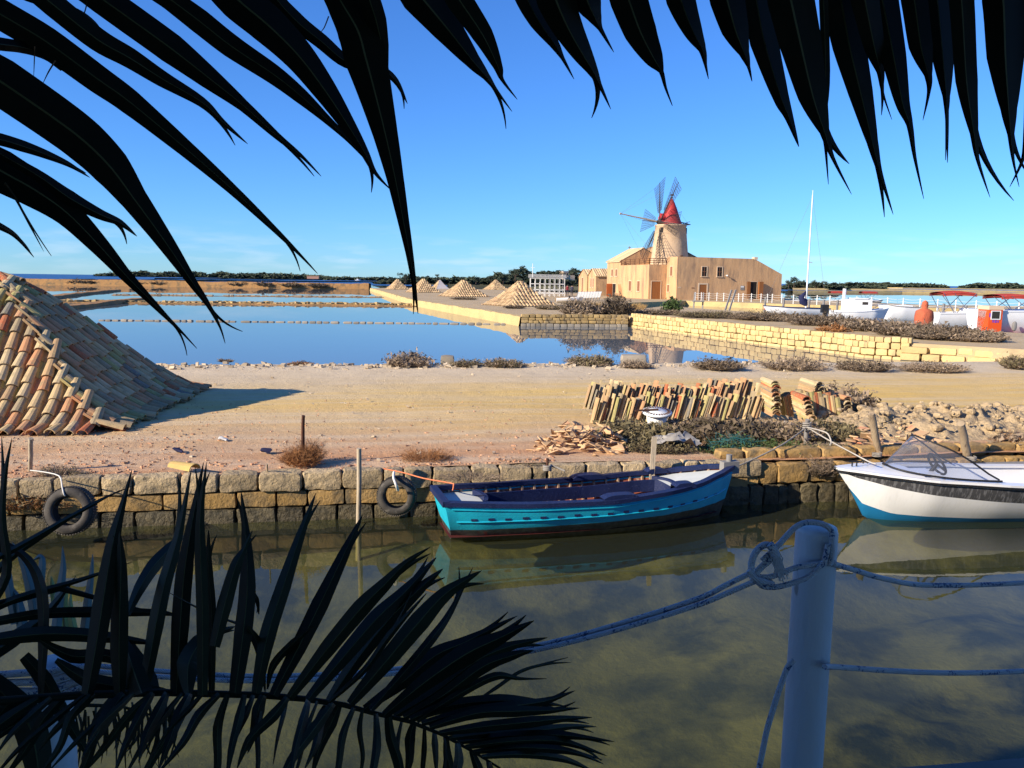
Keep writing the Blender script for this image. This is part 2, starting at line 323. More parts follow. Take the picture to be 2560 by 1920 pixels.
M_bed = MAT('canal_bed', (.23, .205, .085), (.105, .10, .05), sc=.8, c3=(.035, .04, .028), sc3=1.1, f3=(.44, .62), bump=.4, bsc=5, bd=.1)
def ground_mat():
    m, t, bs, N, L = nodes('sandy_ground')
    tc = N('ShaderNodeTexCoord').outputs['Object']; sp = N('ShaderNodeSeparateXYZ'); L(tc, sp.inputs[0])   # object space: x along the quay, y inland
    pos = tc
    v = math_(N, L, 'ADD', sp.outputs['Y'], math_(N, L, 'MULTIPLY', math_(N, L, 'SUBTRACT', noi(N, L, .35, 4, pos), .5), 3.2))
    c = ramp(N, L, math_(N, L, 'DIVIDE', v, 16.), [(.02, (.50, .26, .13)), (.10, (.52, .30, .16)), (.17, (.55, .36, .20)), (.28, (.60, .41, .19)), (.40, (.65, .45, .17)), (.50, (.65, .46, .19)), (.60, (.60, .46, .27)), (.78, (.60, .49, .34)), (.92, (.47, .38, .26))])
    c2 = mixc(N, L, ramp(N, L, math_(N, L, 'ADD', math_(N, L, 'MULTIPLY', sp.outputs['X'], .06), noi(N, L, .25, 3, pos)), [(.3, 0.), (.95, .75)]), c, (.66, .43, .11))
    lim = ramp(N, L, math_(N, L, 'DIVIDE', v, 16.), [(.12, 0.), (.3, 1.), (.56, .9), (.68, 0.)])
    c = mixc(N, L, lim, c, c2)
    mp = N('ShaderNodeMapping'); mp.inputs['Scale'].default_value = (.16, 2.4, 1); L(pos, mp.inputs['Vector'])
    c = mixc(N, L, ramp(N, L, noi(N, L, 1.0, 5, mp.outputs[0], .6), [(.42, 0.), (.66, .55)]), c, (.64, .52, .36))
    c = mixc(N, L, ramp(N, L, noi(N, L, 2.2, 8, pos, .7), [(.48, 0.), (.75, .45)]), c, (.40, .29, .17))
    c = mixc(N, L, ramp(N, L, noi(N, L, 14, 6, pos, .7), [(.58, 0.), (.7, .45)]), c, (.26, .17, .10))
    c = mixc(N, L, ramp(N, L, noi(N, L, 30, 4, pos, .7), [(.62, 0.), (.68, .4)]), c, (.62, .52, .38))
    L(c, bs.inputs['Base Color']); bs.inputs['Roughness'].default_value = .95; bs.inputs['Specular IOR Level'].default_value = .15
    h = math_(N, L, 'ADD', noi(N, L, 8, 8, pos, .7), math_(N, L, 'MULTIPLY', noi(N, L, 45, 4, pos), .4))
    bumpn(N, L, h, bs, .7, .04); return m
M_ground = ground_mat()
M_land = MAT('pale_land', (.50, .38, .22), (.42, .31, .17), sc=.2, c3=(.26, .20, .13), sc3=.6, f3=(.55, .75), bump=.4, bsc=3, bd=.1)
M_chip = MAT('terracotta_chip', (.48, .24, .13), (.42, .28, .18), sc=2, var=.35)
M_litter = MAT('litter', (.6, .6, .58), (.5, .5, .5), var=.2)
M_orange = MAT('orange_paint', (.70, .09, .015), rough=.4)
M_bimini = MAT('red_canvas', (.42, .055, .04), (.34, .04, .03), rough=.9, sc=2)
M_navycloth = MAT('navy_cloth', (.015, .018, .06))
M_net = MAT('teal_net', (.02, .13, .14), (.015, .09, .10))
M_straw = MAT('straw', (.50, .33, .13), (.40, .25, .10), sc=3, stretch=(3, 3, .4))
M_grey = MAT('grey_wood', (.25, .24, .23), (.18, .17, .16))
M_deck = MAT('terrace_boards', (.16, .14, .13), (.12, .11, .10), sc=3)
M_purple = MAT('purple_print', (.20, .05, .35))
# ---------------------------------------------------------------- the setting: beds, ground, water
def sheet(name, pts, z, m, kind='structure'):
    mb = MB(); mb.add([V(x, y, z) for x, y in pts], [tuple(range(len(pts)))]); return tag(mb.build(name, m), kind=kind)
def land(name, pts, z, m, low=-1.0, kind='structure', label=None, cat=None):
    mb = MB(); n = len(pts)
    mb.add([V(x, y, z) for x, y in pts], [tuple(range(n))])
    for i in range(n):
        (x0, y0), (x1, y1) = pts[i], pts[(i + 1) % n]
        mb.quad(V(x0, y0, low), V(x1, y1, low), V(x1, y1, z), V(x0, y0, z))
    return tag(mb.build(name, m), kind=kind)
sheet('seabed', [(-20000, -40), (20000, -40), (20000, 30000), (-20000, 30000)], -1.6, M_earth)
# canal bed with low humps
rows = []
for j in range(41):
    row = []
    for i in range(71):
        p = Q(-16 + i * .5, -14.5 + j * .365)
        e = max(0, min(1, (j - 34) / 6))
        row.append(V(p.x, p.y, -.95 + .28 * noise.noise(V(p.x * .5, p.y * .5, 1)) + .1 * noise.noise(V(p.x * 1.7, p.y * 1.7, 4)) + .55 * e))
    rows.append(row)
mb = MB(); mb.grid(rows); tag(mb.build('canal_bed', M_bed), kind='structure')
a, b, c, d = Q(-40, -15), Q(45, -15), Q(45, .3), Q(-40, .3)
sheet('canal_water', [(a.x, a.y), (b.x, b.y), (c.x, c.y), (d.x, d.y)], 0, M_canal)
# quay ground: object space runs along the quay (x) and inland (y)
def gz(u, v):
    z = .68 + .05 * noise.noise(V(u * .25, v * .25, 0)) + .018 * noise.noise(V(u * 1.3, v * 1.3, 3)) + .012 * noise.noise(V(u * 4, v * 4, 5))
    z += .06 * max(0, 1 - abs(v - 13.2) / 1.2)
    if u < 0: z += max(-.05, u * .008) * max(0, 1 - v / 3)
    return z
mb = MB(); rows = []
vs_ = [.18 + .2 * k for k in range(20)] + [4.2 + .32 * k for k in range(32)]
vs_ = [v for v in vs_ if v < 14.0] + [14.05]
us_ = [-34 + .5 * k for k in range(44)] + [-12 + .2 * k for k in range(125)] + [13 + .6 * k for k in range(60)]
for v in vs_: rows.append([V(u, v + (.25 * noise.noise(V(u * .6, 9, 0)) if v > 13.9 else 0), gz(u, v)) for u in us_])
mb.grid(rows)
mb.quad(V(-34, 14.0, .68), V(49, 14.0, .68), V(49, 14.3, -1), V(-34, 14.3, -1))
g = mb.build('ground', M_ground); tag(g, kind='structure'); g.location = QO; g.rotation_euler = (0, 0, QA)
# salt pond water and sea
sheet('pond_water', [(-420, 16), (420, 26), (420, 340), (-420, 340)], .4, M_pond)
sheet('pond_bed', [(-420, 16), (420, 26), (420, 340), (-420, 340)], .12, M_land)
sheet('sea', [(-20000, 335), (20000, 335), (20000, 30000), (-20000, 30000)], .35, M_sea)
# ground right of the block wall joins the track to the strip
BW = [G(1568, 816, .4), G(1900, 861, .4), G(2049, 879, .4), G(2160, 894, .4), G(2270, 901, .4), G(2500, 893, .6)]
CN = [(.5, 52), (7.5, 52.4)]
strip = [(BW[0].x + .15, BW[0].y + .3)] + [(p.x + .25, p.y + .25) for p in BW[1:5]] + [(19.2, 29.4), (40, 32.5), (60, 37), (60, 40), (28, 37.5), (23.4, 43), (21, 52), (19, 66), (15, 78), (9, 64)]
land('bank_strip', strip, 1.08, M_land)
mill_land = [(-34.2, 193.6), (-11.2, 89.8), (.6, 52.3), (7.5, 52.7), (9, 58), (13, 90), (22.6, 104), (30, 95), (44, 85), (75, 80), (110, 84), (110, 97), (52, 101), (44, 130), (20, 150), (-6, 200), (-30, 214)]
land('mill_ground', mill_land, 1.0, M_land)
# brown earth bank far across the ponds
def bank(name, pts, h, wd, m, z0=.4, n=60, amp=.35, seed=0, kind='structure'):
    mb = MB(); rows = [[], [], [], []]
    for k in range(n + 1):
        t = k / n * (len(pts) - 1); i = min(int(t), len(pts) - 2); p = Vector(pts[i]).lerp(Vector(pts[i + 1]), t - i); d = (Vector(pts[i + 1]) - Vector(pts[i])).normalized(); q = V(-d.y, d.x, 0)
        hh = h * (1 + amp * noise.noise(V(p.x * .13, p.y * .13, seed)) + amp * .5 * noise.noise(V(p.x * .7, p.y * .7, seed + 3)))
        for r, (o, z) in enumerate(((-wd / 2, -.3), (-wd / 2 * .8, hh), (wd / 2 * .8, hh * .95), (wd / 2, -.3))):
            rows[r].append(V(p.x, p.y, z0 + z) + q * o)
    mb.grid(rows, sm=False); return tag(mb.build(name, m), kind=kind)
def gp(x, y, z=.4): p = G(x, y, z); return (p.x, p.y, 0)
bank('earth_bank', [gp(60, 711.8), gp(360, 715.8), gp(640, 719.5), gp(925, 723.0)], 1.6, 7, M_earth, n=160, amp=.16)
bank('earth_bank', [gp(-200, 703), gp(150, 707.5), gp(500, 712)], 1.3, 9, M_earth, n=70, amp=.2, seed=5)
bank('low_bank', [gp(150, 702), gp(560, 703.5), gp(960, 706)], .8, 8, M_islet, n=90, seed=8)
bank('low_bank', [gp(400, 697.5), gp(800, 700), gp(1100, 703)], .9, 12, M_islet, n=60, seed=11)
bank('low_bank', [gp(60, 785), gp(262, 761), gp(345, 752)], .32, 1.6, M_earth, n=60, seed=3)
bank('low_bank', [gp(40, 757), gp(208, 735), gp(290, 727)], .3, 2.0, M_earth, n=60, seed=4)
for k, (y, zz, m) in enumerate(((733, .8, M_wallY), (727, .9, M_wallY), (721.5, 1.0, M_wallY))):
    bank('pond_bank', [gp(1975, y - 2 - k), gp(2250, y), gp(2600, y + 4)], zz, 3 + 2 * k, m, n=80, seed=20 + k, amp=.22)
bank('low_bank', [gp(1120, 717), gp(1300, 719), gp(1470, 722)], .7, 4, M_islet, n=50, seed=31)
bank('low_bank', [gp(1250, 711), gp(1450, 713.5)], .8, 6, M_islet, n=50, seed=33)
bank('low_bank', [gp(140, 756.5), gp(600, 760.5), gp(1040, 766)], .10, .9, M_earth, n=120, seed=41, amp=.5)
bank('low_bank', [gp(280, 738), gp(620, 741), gp(960, 744)], .06, .7, M_earth, n=120, seed=42, amp=.6)
# far islands
def island(name, x0, x1, dist, h, base, seed):
    mb = MB(); n = 60; rows = [[], [], []]
    for k in range(n + 1):
        t = k / n; px = x0 + (x1 - x0) * t; hor = 682 + px * .01333; p = D(px, hor, dist); e = min(1, 5 * t, 5 * (1 - t)) ** .6
        hh = base * e * (1 + .4 * noise.noise(V(t * 6, seed, 0)))
        rows[0].append(V(p.x, p.y, .2)); rows[1].append(V(p.x * 1.01, p.y * 1.01, .4 + hh)); rows[2].append(V(p.x * 1.08, p.y * 1.08, .2))
    mb.grid(rows); o = tag(mb.build('island', M_islet), kind='structure')
    mb = MB(); rr = random.Random(seed)
    N = int((x1 - x0) * 4.5)
    for k in range(N):
        t = rr.random(); px = x0 + (x1 - x0) * t; e = min(1, 6 * t, 6 * (1 - t)) ** .5; p = D(px, 682 + px * .01333, dist * rr.uniform(1.0, 1.04))
        hh = h * e * (.62 + .55 * noise.noise(V(t * (x1 - x0) * .03, seed, 2)) + .25 * noise.noise(V(t * (x1 - x0) * .12, seed, 5))); s = dist * .0021 * rr.uniform(.6, 1.3)
        z0 = .4 + base * e * .8
        zc = z0 + max(.2, hh) * rr.uniform(.1, 1)
        c = V(p.x, p.y, zc); cc = rr.random()
        for q in range(5):
            d = [V(rr.gauss(0, s), rr.gauss(0, s), rr.gauss(0, s * .55)) for _ in range(3)]
            mb.tri(c + d[0], c + d[1], c + d[2], 0, cc)
    tag(mb.build('distant_wood', M_pine), kind='stuff')
island('a', 240, 800, 1500, 9, 2.2, 3)
island('b', 560, 830, 1250, 7, 1.5, 4)
island('c', 800, 1010, 1000, 2.5, 1.0, 5)
island('d', 940, 1480, 420, 3.2, 2.0, 6)
island('e', 1220, 1500, 470, 9.5, 3.0, 7)
island('f', 1950, 2120, 420, 2.8, 1.6, 8)
island('g', 2080, 2370, 1100, 5.0, 1.5, 9)
island('h', 2400, 2640, 900, 6, 2.0, 10)
island('i', 2120, 2215, 500, 1.5, 1.0, 12)
# ---------------------------------------------------------------- stone walls, stone by stone
STM = {}
def stone_mesh(key, k, n, amp, m, var):
    if (key, var) not in STM:
        mb = MB(); sup(mb, n, k, amp, 1.6, var + hash(key) % 97 * 0 + len(key)); STM[(key, var)] = mb.mesh('stone', m)
    return STM[(key, var)]
qw = thing('quay_wall', 'stone quay wall of three rough courses along the far side of the canal', 'wall', Q(0, 0, 0))
mb = MB(); mb.box((-20, .16, -.9), (30, .5, .60), 0, Matrix.Translation(QO) @ Matrix.Rotation(QA, 4, 'Z')); mb.build('wall_core', M_mortar, qw)
mb = MB(); rr = random.Random(5)
def course(z0, z1, u0, u1, lmin, lmax, mat, k, amp, vfront, wob, n=4, gap=.012, parent=qw, key=''):
    u = u0; i = 0
    while u < u1:
        L_ = rr.uniform(lmin, lmax)
        if rr.random() < .22: L_ *= .55
        me = MB(); h = (z1 - z0) * rr.uniform(.93, 1.02)
        dp = .24 + rr.uniform(-.01, .02)
        sup(me, n, k, amp, 5.5, rr.randint(0, 500), (L_ / 2 - gap / 2, dp / 2, h / 2))
        p = Q(u + L_ / 2, vfront + dp / 2 + rr.uniform(-wob, wob), (z0 + z1) / 2 + rr.uniform(-wob, wob) * .5)
        piece('stone', me.mesh('stone', mat), parent, Matrix.Translation(p) @ Matrix.Rotation(QA + rr.uniform(-wob, wob), 4, 'Z') @ Matrix.Rotation(rr.uniform(-wob, wob) * .6, 4, 'Y'))
        u += L_
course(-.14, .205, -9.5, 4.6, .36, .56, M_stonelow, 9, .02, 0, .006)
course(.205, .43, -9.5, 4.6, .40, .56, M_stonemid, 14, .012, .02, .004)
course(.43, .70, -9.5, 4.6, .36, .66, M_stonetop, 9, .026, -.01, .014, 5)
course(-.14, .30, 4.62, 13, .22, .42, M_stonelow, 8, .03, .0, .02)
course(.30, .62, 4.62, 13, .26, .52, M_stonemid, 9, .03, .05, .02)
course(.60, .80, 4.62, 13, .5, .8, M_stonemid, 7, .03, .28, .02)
# long plastered pond wall and its two stone-built neighbours
pw = thing('pond_wall', 'long yellow retaining wall running away along the salt pond beside the tiled heaps', 'wall', (.5, 52, .4))
mb = MB(); rows = [[], [], [], []]; n = 150
A, B, C_ = V(.5, 52, 0), V(-11.5, 89.9, 0), V(-34.9, 193.7, 0)
for k in range(n + 1):
    t = (k / n) ** 1.3 * 2; p = A.lerp(B, t) if t < 1 else B.lerp(C_, t - 1); h = 1.06 + .09 * noise.noise(V(p.y * .35, 0, 0)) + .05 * noise.noise(V(p.y * 1.3, 2, 0))
    if noise.noise(V(p.y * .22, 7, 0)) > .42: h -= .22
    d = .12 * noise.noise(V(p.y * .8, 4, 1)) * .4
    rows[0].append(p + V(-.15 + d, 0, .1)); rows[1].append(p + V(d, .0, h)); rows[2].append(p + V(.55, .1, h - .01)); rows[3].append(p + V(.6, .1, .3))
mb.grid(rows, sm=False); mb.build('wall_face', M_wallY, pw)
def block_wall(w_, pts, courses, lmin, lmax, mats, seed, jit=.02):
    rr = random.Random(seed)
    for ci, (z0, z1, off) in enumerate(courses):
        for i in range(len(pts) - 1):
            a = Vector(pts[i]); b = Vector(pts[i + 1]); a.z = b.z = 0; L_ = (b - a).length; d = (b - a).normalized(); nrm = V(-d.y, d.x, 0); s = 0
            while s < L_ - .05:
                l = min(rr.uniform(lmin, lmax), L_ - s + .04); m = mats[ci % len(mats)]
                me = stone_mesh(m.name, 7, 2, .07, m, rr.randint(0, 5))
                p = a + d * (s + l / 2) + nrm * (off + .2 + rr.uniform(-jit, jit))
                mw = Matrix.Translation(p + V(0, 0, (z0 + z1) / 2 + rr.uniform(-jit, jit) * .6)) @ Matrix.Rotation(math.atan2(d.y, d.x) + rr.uniform(-jit, jit), 4, 'Z') @ Matrix.Diagonal((l / 2 * .985, .22, (z1 - z0) / 2 * .985, 1))
                piece('stone', me, w_, mw); s += l
bw = thing('block_wall', 'yellow tuff block wall in stepped courses along the right bank of the pond', 'wall', BW[2])
block_wall(bw, BW[:5], [(.25, .52, 0), (.52, .80, .06), (.80, 1.08, .12), (1.06, 1.30, .22)], .24, .56, [M_stoneY], 3, .035)
mb = MB()
for i in range(4):
    a, b = BW[i], BW[i + 1]; d = (b - a).normalized(); q = V(-d.y, d.x, 0)
    mb.quad(V(a.x, a.y, 0) + q * .2, V(b.x, b.y, 0) + q * .2, V(b.x, b.y, 1.05) + q * .34, V(a.x, a.y, 1.05) + q * .34)
mb.build('wall_core', M_mortar, bw)
lw = thing('block_wall', 'low tumbled run of pale yellow blocks ending the block wall beside the track', 'wall', BW[4])
block_wall(lw, [BW[4] + V(-.3, .15, 0), V(19.0, 29.6, 0)], [(.42, .72, 0), (.70, .98, .1)], .5, 1.1, [M_stoneY], 9, .06)
cw = thing('corner_wall', 'brown and grey stone wall closing the pond inlet below the dark bushes', 'wall', (4, 52.2, .4))
block_wall(cw, [(.55, 51.9, 0), (7.7, 52.6, 0)], [(.3, .60, 0), (.60, .80, .05), (.80, .98, .08), (.98, 1.22, .12)], .28, .55, [M_stoneG, M_stoneO, M_stoneO, M_stoneO], 4, .03)
mb = MB(); mb.quad(V(.55, 52.25, 0), V(7.7, 52.9, 0), V(7.7, 52.9, 1.1), V(.55, 52.25, 1.1)); mb.build('wall_core', M_mortar, cw)
# stone rows that part the ponds
rr = random.Random(8)
sr = thing('stone_row', 'single row of low flat pale stones crossing the blue salt pond', 'stones', gp(800, 806))
a, b = G(249, 801, .4), G(1262, 811, .4); d = (b - a); L_ = d.length; d.normalize(); s = 0
while s < L_:
    l = rr.uniform(.3, .75); me = stone_mesh('row', 4, 2, .12, M_stoneG, rr.randint(0, 5)); p = a + d * (s + l / 2)
    piece('stone', me, sr, Matrix.Translation((p.x, p.y + rr.uniform(-.08, .08), .41)) @ Matrix.Rotation(rr.uniform(-.1, .1), 4, 'Z') @ Matrix.Diagonal((l / 2, .18, rr.uniform(.05, .10), 1))); s += l + rr.uniform(0, .08) + (.2 if rr.random() < .12 else 0)
rb = thing('rubble_row', 'broken brown stone bank crossing the pond behind the low stone row', 'stones', gp(600, 758))
mb = MB(); a, b = G(140, 755, .4), G(1040, 764, .4)
for k in range(420):
    p = a.lerp(b, rr.random()); s = rr.uniform(.12, .32)
    sup(mb, 1, 5, .15, 2, rr.randint(0, 99), (s * 1.3, s, s * rr.uniform(.4, .9)), Matrix.Translation((p.x, p.y + rr.gauss(0, .35), .44 + .06 * rr.random())) @ Matrix.Rotation(rr.uniform(0, 3), 4, 'Z'), sm=False, c=rr.random())
mb.build('rubble', M_stoneO, rb)
mb = MB(); a, b = G(280, 737, .4), G(960, 743, .4)
for k in range(160):
    p = a.lerp(b, rr.random()); s = rr.uniform(.1, .3)
    sup(mb, 1, 5, .15, 2, rr.randint(0, 99), (s * 1.6, s, s * .6), Matrix.Translation((p.x, p.y + rr.gauss(0, .3), .42)), sm=False, c=rr.random())
tag(mb.build('stone_row', M_stoneG), 'thin broken line of stones barely above the water in the far pond', 'stones')
# canal-side wall below the windmill terrace
yw = thing('canal_wall', 'smooth yellow canal wall below the white rope fence of the mill', 'wall', (30, 95, .4))
mb = MB()
for (x0, y0), (x1, y1) in (((13, 90), (22.6, 104)), ((22.6, 104), (30, 95)), ((30, 95), (44, 85)), ((44, 85), (75, 80)), ((75, 80), (110, 84))):
    d = V(x1 - x0, y1 - y0, 0).normalized(); q = V(d.y, -d.x, 0) * .12
    a, b = V(x0, y0, 0) + q, V(x1, y1, 0) + q
    mb.quad(a, b, b + V(0, 0, 1.04), a + V(0, 0, 1.04)); mb.quad(a + V(0, 0, 1.04), b + V(0, 0, 1.04), b + V(0, 0, 1.04) - q * 4, a + V(0, 0, 1.04) - q * 4)
mb.build('wall_face', M_wallY, yw)
# ---------------------------------------------------------------- tile-covered salt heaps
def tile_geo(mb, L_=.46, r0=.072, r1=.098, th=.016, seg=6, inv=False, mat=None, mi=0, c=0.0):
    # half-round clay tile: local x down the slope, z outward
    def arc(r, x): return [V(x, r * math.cos(math.pi * k / seg), (-1 if inv else 1) * r * .82 * math.sin(math.pi * k / seg)) for k in range(seg + 1)]
    o0, o1, i0, i1 = arc(r0, 0), arc(r1, L_), arc(r0 - th, 0), arc(r1 - th, L_)
    vs = o0 + o1 + i0 + i1; n = seg + 1
    if mat: vs = [mat @ v for v in vs]
    fs = []
    for k in range(seg):
        fs.append((k, k + 1, n + k + 1, n + k)); fs.append((2 * n + k + 1, 2 * n + k, 3 * n + k, 3 * n + k + 1)); fs.append((n + k, n + k + 1, 3 * n + k + 1, 3 * n + k)); fs.append((k + 1, k, 2 * n + k, 2 * n + k + 1))
    fs += [(0, n, 3 * n, 2 * n), (seg, 2 * n + seg, 3 * n + seg, n + seg)]
    mb.add(vs, fs, mi, False, c)
TV = []
for k in range(4):
    mb = MB(); tile_geo(mb, .46 + .01 * k, .072 + .003 * (k % 2), .100 + .004 * (k % 3), .017); TV.append(mb.mesh('tile', M_tile))
def heap_face(p_base0, e_along, L_base, run, H, hipl, hipr):
    """columns down one face; yields (s, t_top) with slope point function"""
    pass
class Heap:
    def __init__(s, corner, yaw, Lx, Wy, H, ridge, zb, sag=.10):
        # corner = right-front corner; e1 runs left along the front, e2 back along the right end
        s.c = Vector(corner); s.e1 = V(-math.cos(yaw), -math.sin(yaw), 0); s.e2 = V(-math.sin(yaw), math.cos(yaw), 0)
        s.Lx, s.Wy, s.H, s.rg, s.zb, s.sag = Lx, Wy, H, ridge, zb, sag
    def hz(s, t):                               # t: 0 base, 1 ridge; the near heap swells in the middle and flares at its foot
        if s.sag < 0: t = max(0, t); return s.H * (.55 * t + .45 * (3 * t * t - 2 * t ** 3))
        return s.H * (t - s.sag * math.sin(math.pi * t))
    def face(s, which):
        # returns base origin, along dir, inward dir, length, run, t limit function
        if which == 'front': return s.c, s.e1, s.e2, s.Lx, s.Wy / 2
        if which == 'right': return s.c + s.e2 * s.Wy, -s.e2, s.e1, s.Wy, s.rg
        if which == 'left': return s.c + s.e1 * s.Lx, s.e2, -s.e1, s.Wy, s.rg
        if which == 'back': return s.c + s.e1 * s.Lx + s.e2 * s.Wy, -s.e1, -s.e2, s.Lx, s.Wy / 2
    def tmax(s, which, q):
        _, _, _, L_, run = s.face(which); other = s.rg if which in ('front', 'back') else s.Wy / 2
        return min(1, q / other, (L_ - q) / other)
    def pt(s, which, q, t):
        o, a, i, L_, run = s.face(which); bow = .12 * math.sin(math.pi * t)
        p = o + a * q + i * (run * t); return V(p.x, p.y, s.zb + s.hz(t))
    def nrm(s, which, q, t):
        a = s.face(which)[1]; d = s.pt(which, q, t + .02) - s.pt(which, q, t - .02); n = a.cross(d); return n.normalized() if n.z > 0 else -n.normalized()
    def core(s, name, mat, parent, drop=.05):
        mb = MB()
        for wh in ('front', 'right', 'left', 'back'):
            L_ = s.face(wh)[3]; rows = []
            for j in range(9):
                t = j / 8; other = s.rg if wh in ('front', 'back') else s.Wy / 2
                q0, q1 = other * t, L_ - other * t
                rows.append([s.pt(wh, q0 + (q1 - q0) * i / 6, t) - V(0, 0, drop) for i in range(7)])
            mb.grid(rows)
        return mb.build(name, mat, parent)
rr = random.Random(21)
H0 = Heap((-7.02, 13.50, 0), rad(6), 10.5, 5.5, 2.66, 3.0, .66, sag=-1)
ht = thing('salt_heap', 'big salt heap close by under rows of mossy roof tiles at the left', 'salt heap', (-10, 16, .66))
H0.core('heap_core', M_under, ht, .10)
under = MB(); sp = .268; far_cov = MB()
for wh in ('front', 'right', 'left', 'back'):
    o, a, inn, L_, run = H0.face(wh); nc = int(L_ / sp); q0 = (L_ - nc * sp) / 2
    slopeL = math.hypot(run, H0.H)
    for ci in range(nc + 1):
        q = q0 + ci * sp; tm = H0.tmax(wh, q)
        ex = .335; dt = ex / slopeL; t = -.012 - rr.uniform(0, .05); row = 0
        vis = (wh == 'front' and q < 3.6) or wh == 'right'
        while t < tm - (.03 if vis else .13):
            t2 = t + .455 / slopeL; qq = q + rr.uniform(-.016, .016)
            lo, hi = H0.pt(wh, qq, t), H0.pt(wh, qq, min(t2, 1.0)); nn = H0.nrm(wh, qq, max(.03, t))
            p = hi + nn * (.055 + rr.uniform(-.008, .012)); x = (lo + nn * (.085 + rr.uniform(0, .02)) - p); x += a * rr.uniform(-.035, .035)
            mw = frame(p, x, nn)
            if vis: piece('tile', TV[rr.randint(0, 3)], ht, mw)
            else: tile_geo(far_cov, seg=3, mat=mw, c=rr.random())
            u2 = q + sp / 2
            if u2 < L_:
                lo, hi = H0.pt(wh, u2, t), H0.pt(wh, u2, min(t2, 1))
                mu = frame(hi + nn * .06, lo + nn * .04 - hi - nn * .03, nn); tile_geo(under, r0=.10, r1=.085, seg=4, inv=True, mat=mu, c=rr.random())
            t += dt * rr.uniform(.95, 1.05); row += 1
tag(under.build('channel_tile', M_tile, ht), kind='stuff'); tag(far_cov.build('back_tile', M_tile, ht), kind='stuff')
# hip and ridge capping
for k in range(9):
    t = 1 - k * .105; p = H0.pt('right', H0.Wy - H0.Wy / 2 * t, t); pn = H0.pt('right', H0.Wy - H0.Wy / 2 * (t - .13), t - .13)
    if k < 2: piece('tile', TV[k % 4], ht, frame(p + V(0, 0, .07), pn - p + V(0, 0, .02), V(0, 0, 1)))
for k in range(2, 10):
    p = H0.c + H0.e1 * (H0.rg + .4 * k - .2) + H0.e2 * (H0.Wy / 2); p.z = H0.zb + H0.H + .03
    piece('tile', TV[k % 4], ht, frame(p, -H0.e1 + V(0, 0, .05), V(0, 0, 1)))
# far heaps across the pond: clay columns as relief, one cover per heap
def far_heap(pxl, pxr, pyb, apex_py, label, seed, yaw=28, zb=.98, salt=False, K=1.0):
    p = G((pxl + pxr) / 2, pyb, zb); rr = random.Random(seed)
    wpx = (pxr - pxl) / F * p.y; hh = 0
    y_ = rad(yaw); Wd = wpx / (math.cos(y_) + math.sin(y_) * 1.15); Ln = Wd * 1.15
    c = p + V(wpx / 2 - Ln * 0 , 0, 0)
    cx = p + V(0, (Ln + Wd) * .35, 0)
    a = V(math.cos(y_), math.sin(y_), 0); b = V(-math.sin(y_), math.cos(y_), 0)
    dist = cx.y; hz = (682 + (pxl + pxr) / 2 * .01333); ztop = CAMZ - (apex_py - hz) / F * dist * 1.01
    h = Heap(cx + a * Wd / 2 - b * Ln / 2, y_, Wd, Ln, ztop - zb, Wd * .46, zb, sag=.07)
    t_ = thing('salt_heap', label, 'salt heap', (cx.x, cx.y, zb), group='tiled salt heaps along the far pond wall')
    h.core('heap_core', M_salt if salt else M_tilefar, t_, .06 if not salt else 0)
    mb = MB()
    for wh in ('front', 'right', 'left', 'back'):
        o, al, inn, L_, run = h.face(wh); sp = .36; nc = int(L_ / sp); q0 = (L_ - nc * sp) / 2
        if salt and wh in ('right', 'front'): continue
        for ci in range(nc + 1):
            q = q0 + ci * sp; tm = h.tmax(wh, q); n = max(1, int(tm * 7)); cc = rr.random()
            for j in range(n):
                t0, t1 = tm * j / n, tm * (j + 1) / n; cc = (cc + rr.uniform(0, .5)) % 1
                P0, P1 = h.pt(wh, q, t0), h.pt(wh, q, t1); nn = h.nrm(wh, q, (t0 + t1) / 2)
                A_ = [P0 + al * x + nn * (z + .04) for x, z in ((-.13, -.02), (-.08, .10), (.08, .10), (.13, -.02))]; B_ = [P1 + al * x + nn * z for x, z in ((-.12, -.02), (-.07, .09), (.07, .09), (.12, -.02))]
                for k in range(3): mb.quad(A_[k], A_[k + 1], B_[k + 1], B_[k], 0, cc)
    tag(mb.build('tile_cover', M_tilefar, t_), kind='stuff')
far_heap(1200, 1402, 768, 702, 'largest far salt heap with striped tile cover beside the corner wall', 1)
far_heap(1086, 1222, 743, 699, 'striped tiled salt heap second nearest on the pond wall', 2)
far_heap(1004, 1101, 732, 696, 'tiled salt heap partly behind the hanging palm leaf tip', 3)
far_heap(955, 1022, 724, 697, 'farthest tiled salt heap at the end of the yellow pond wall', 4)
far_heap(1205, 1272, 725, 698, 'tiled salt heap peeking out behind the two larger heaps', 5)
far_heap(1072, 1122, 722, 698, 'small half covered heap showing whitish bare salt', 6, salt=True)
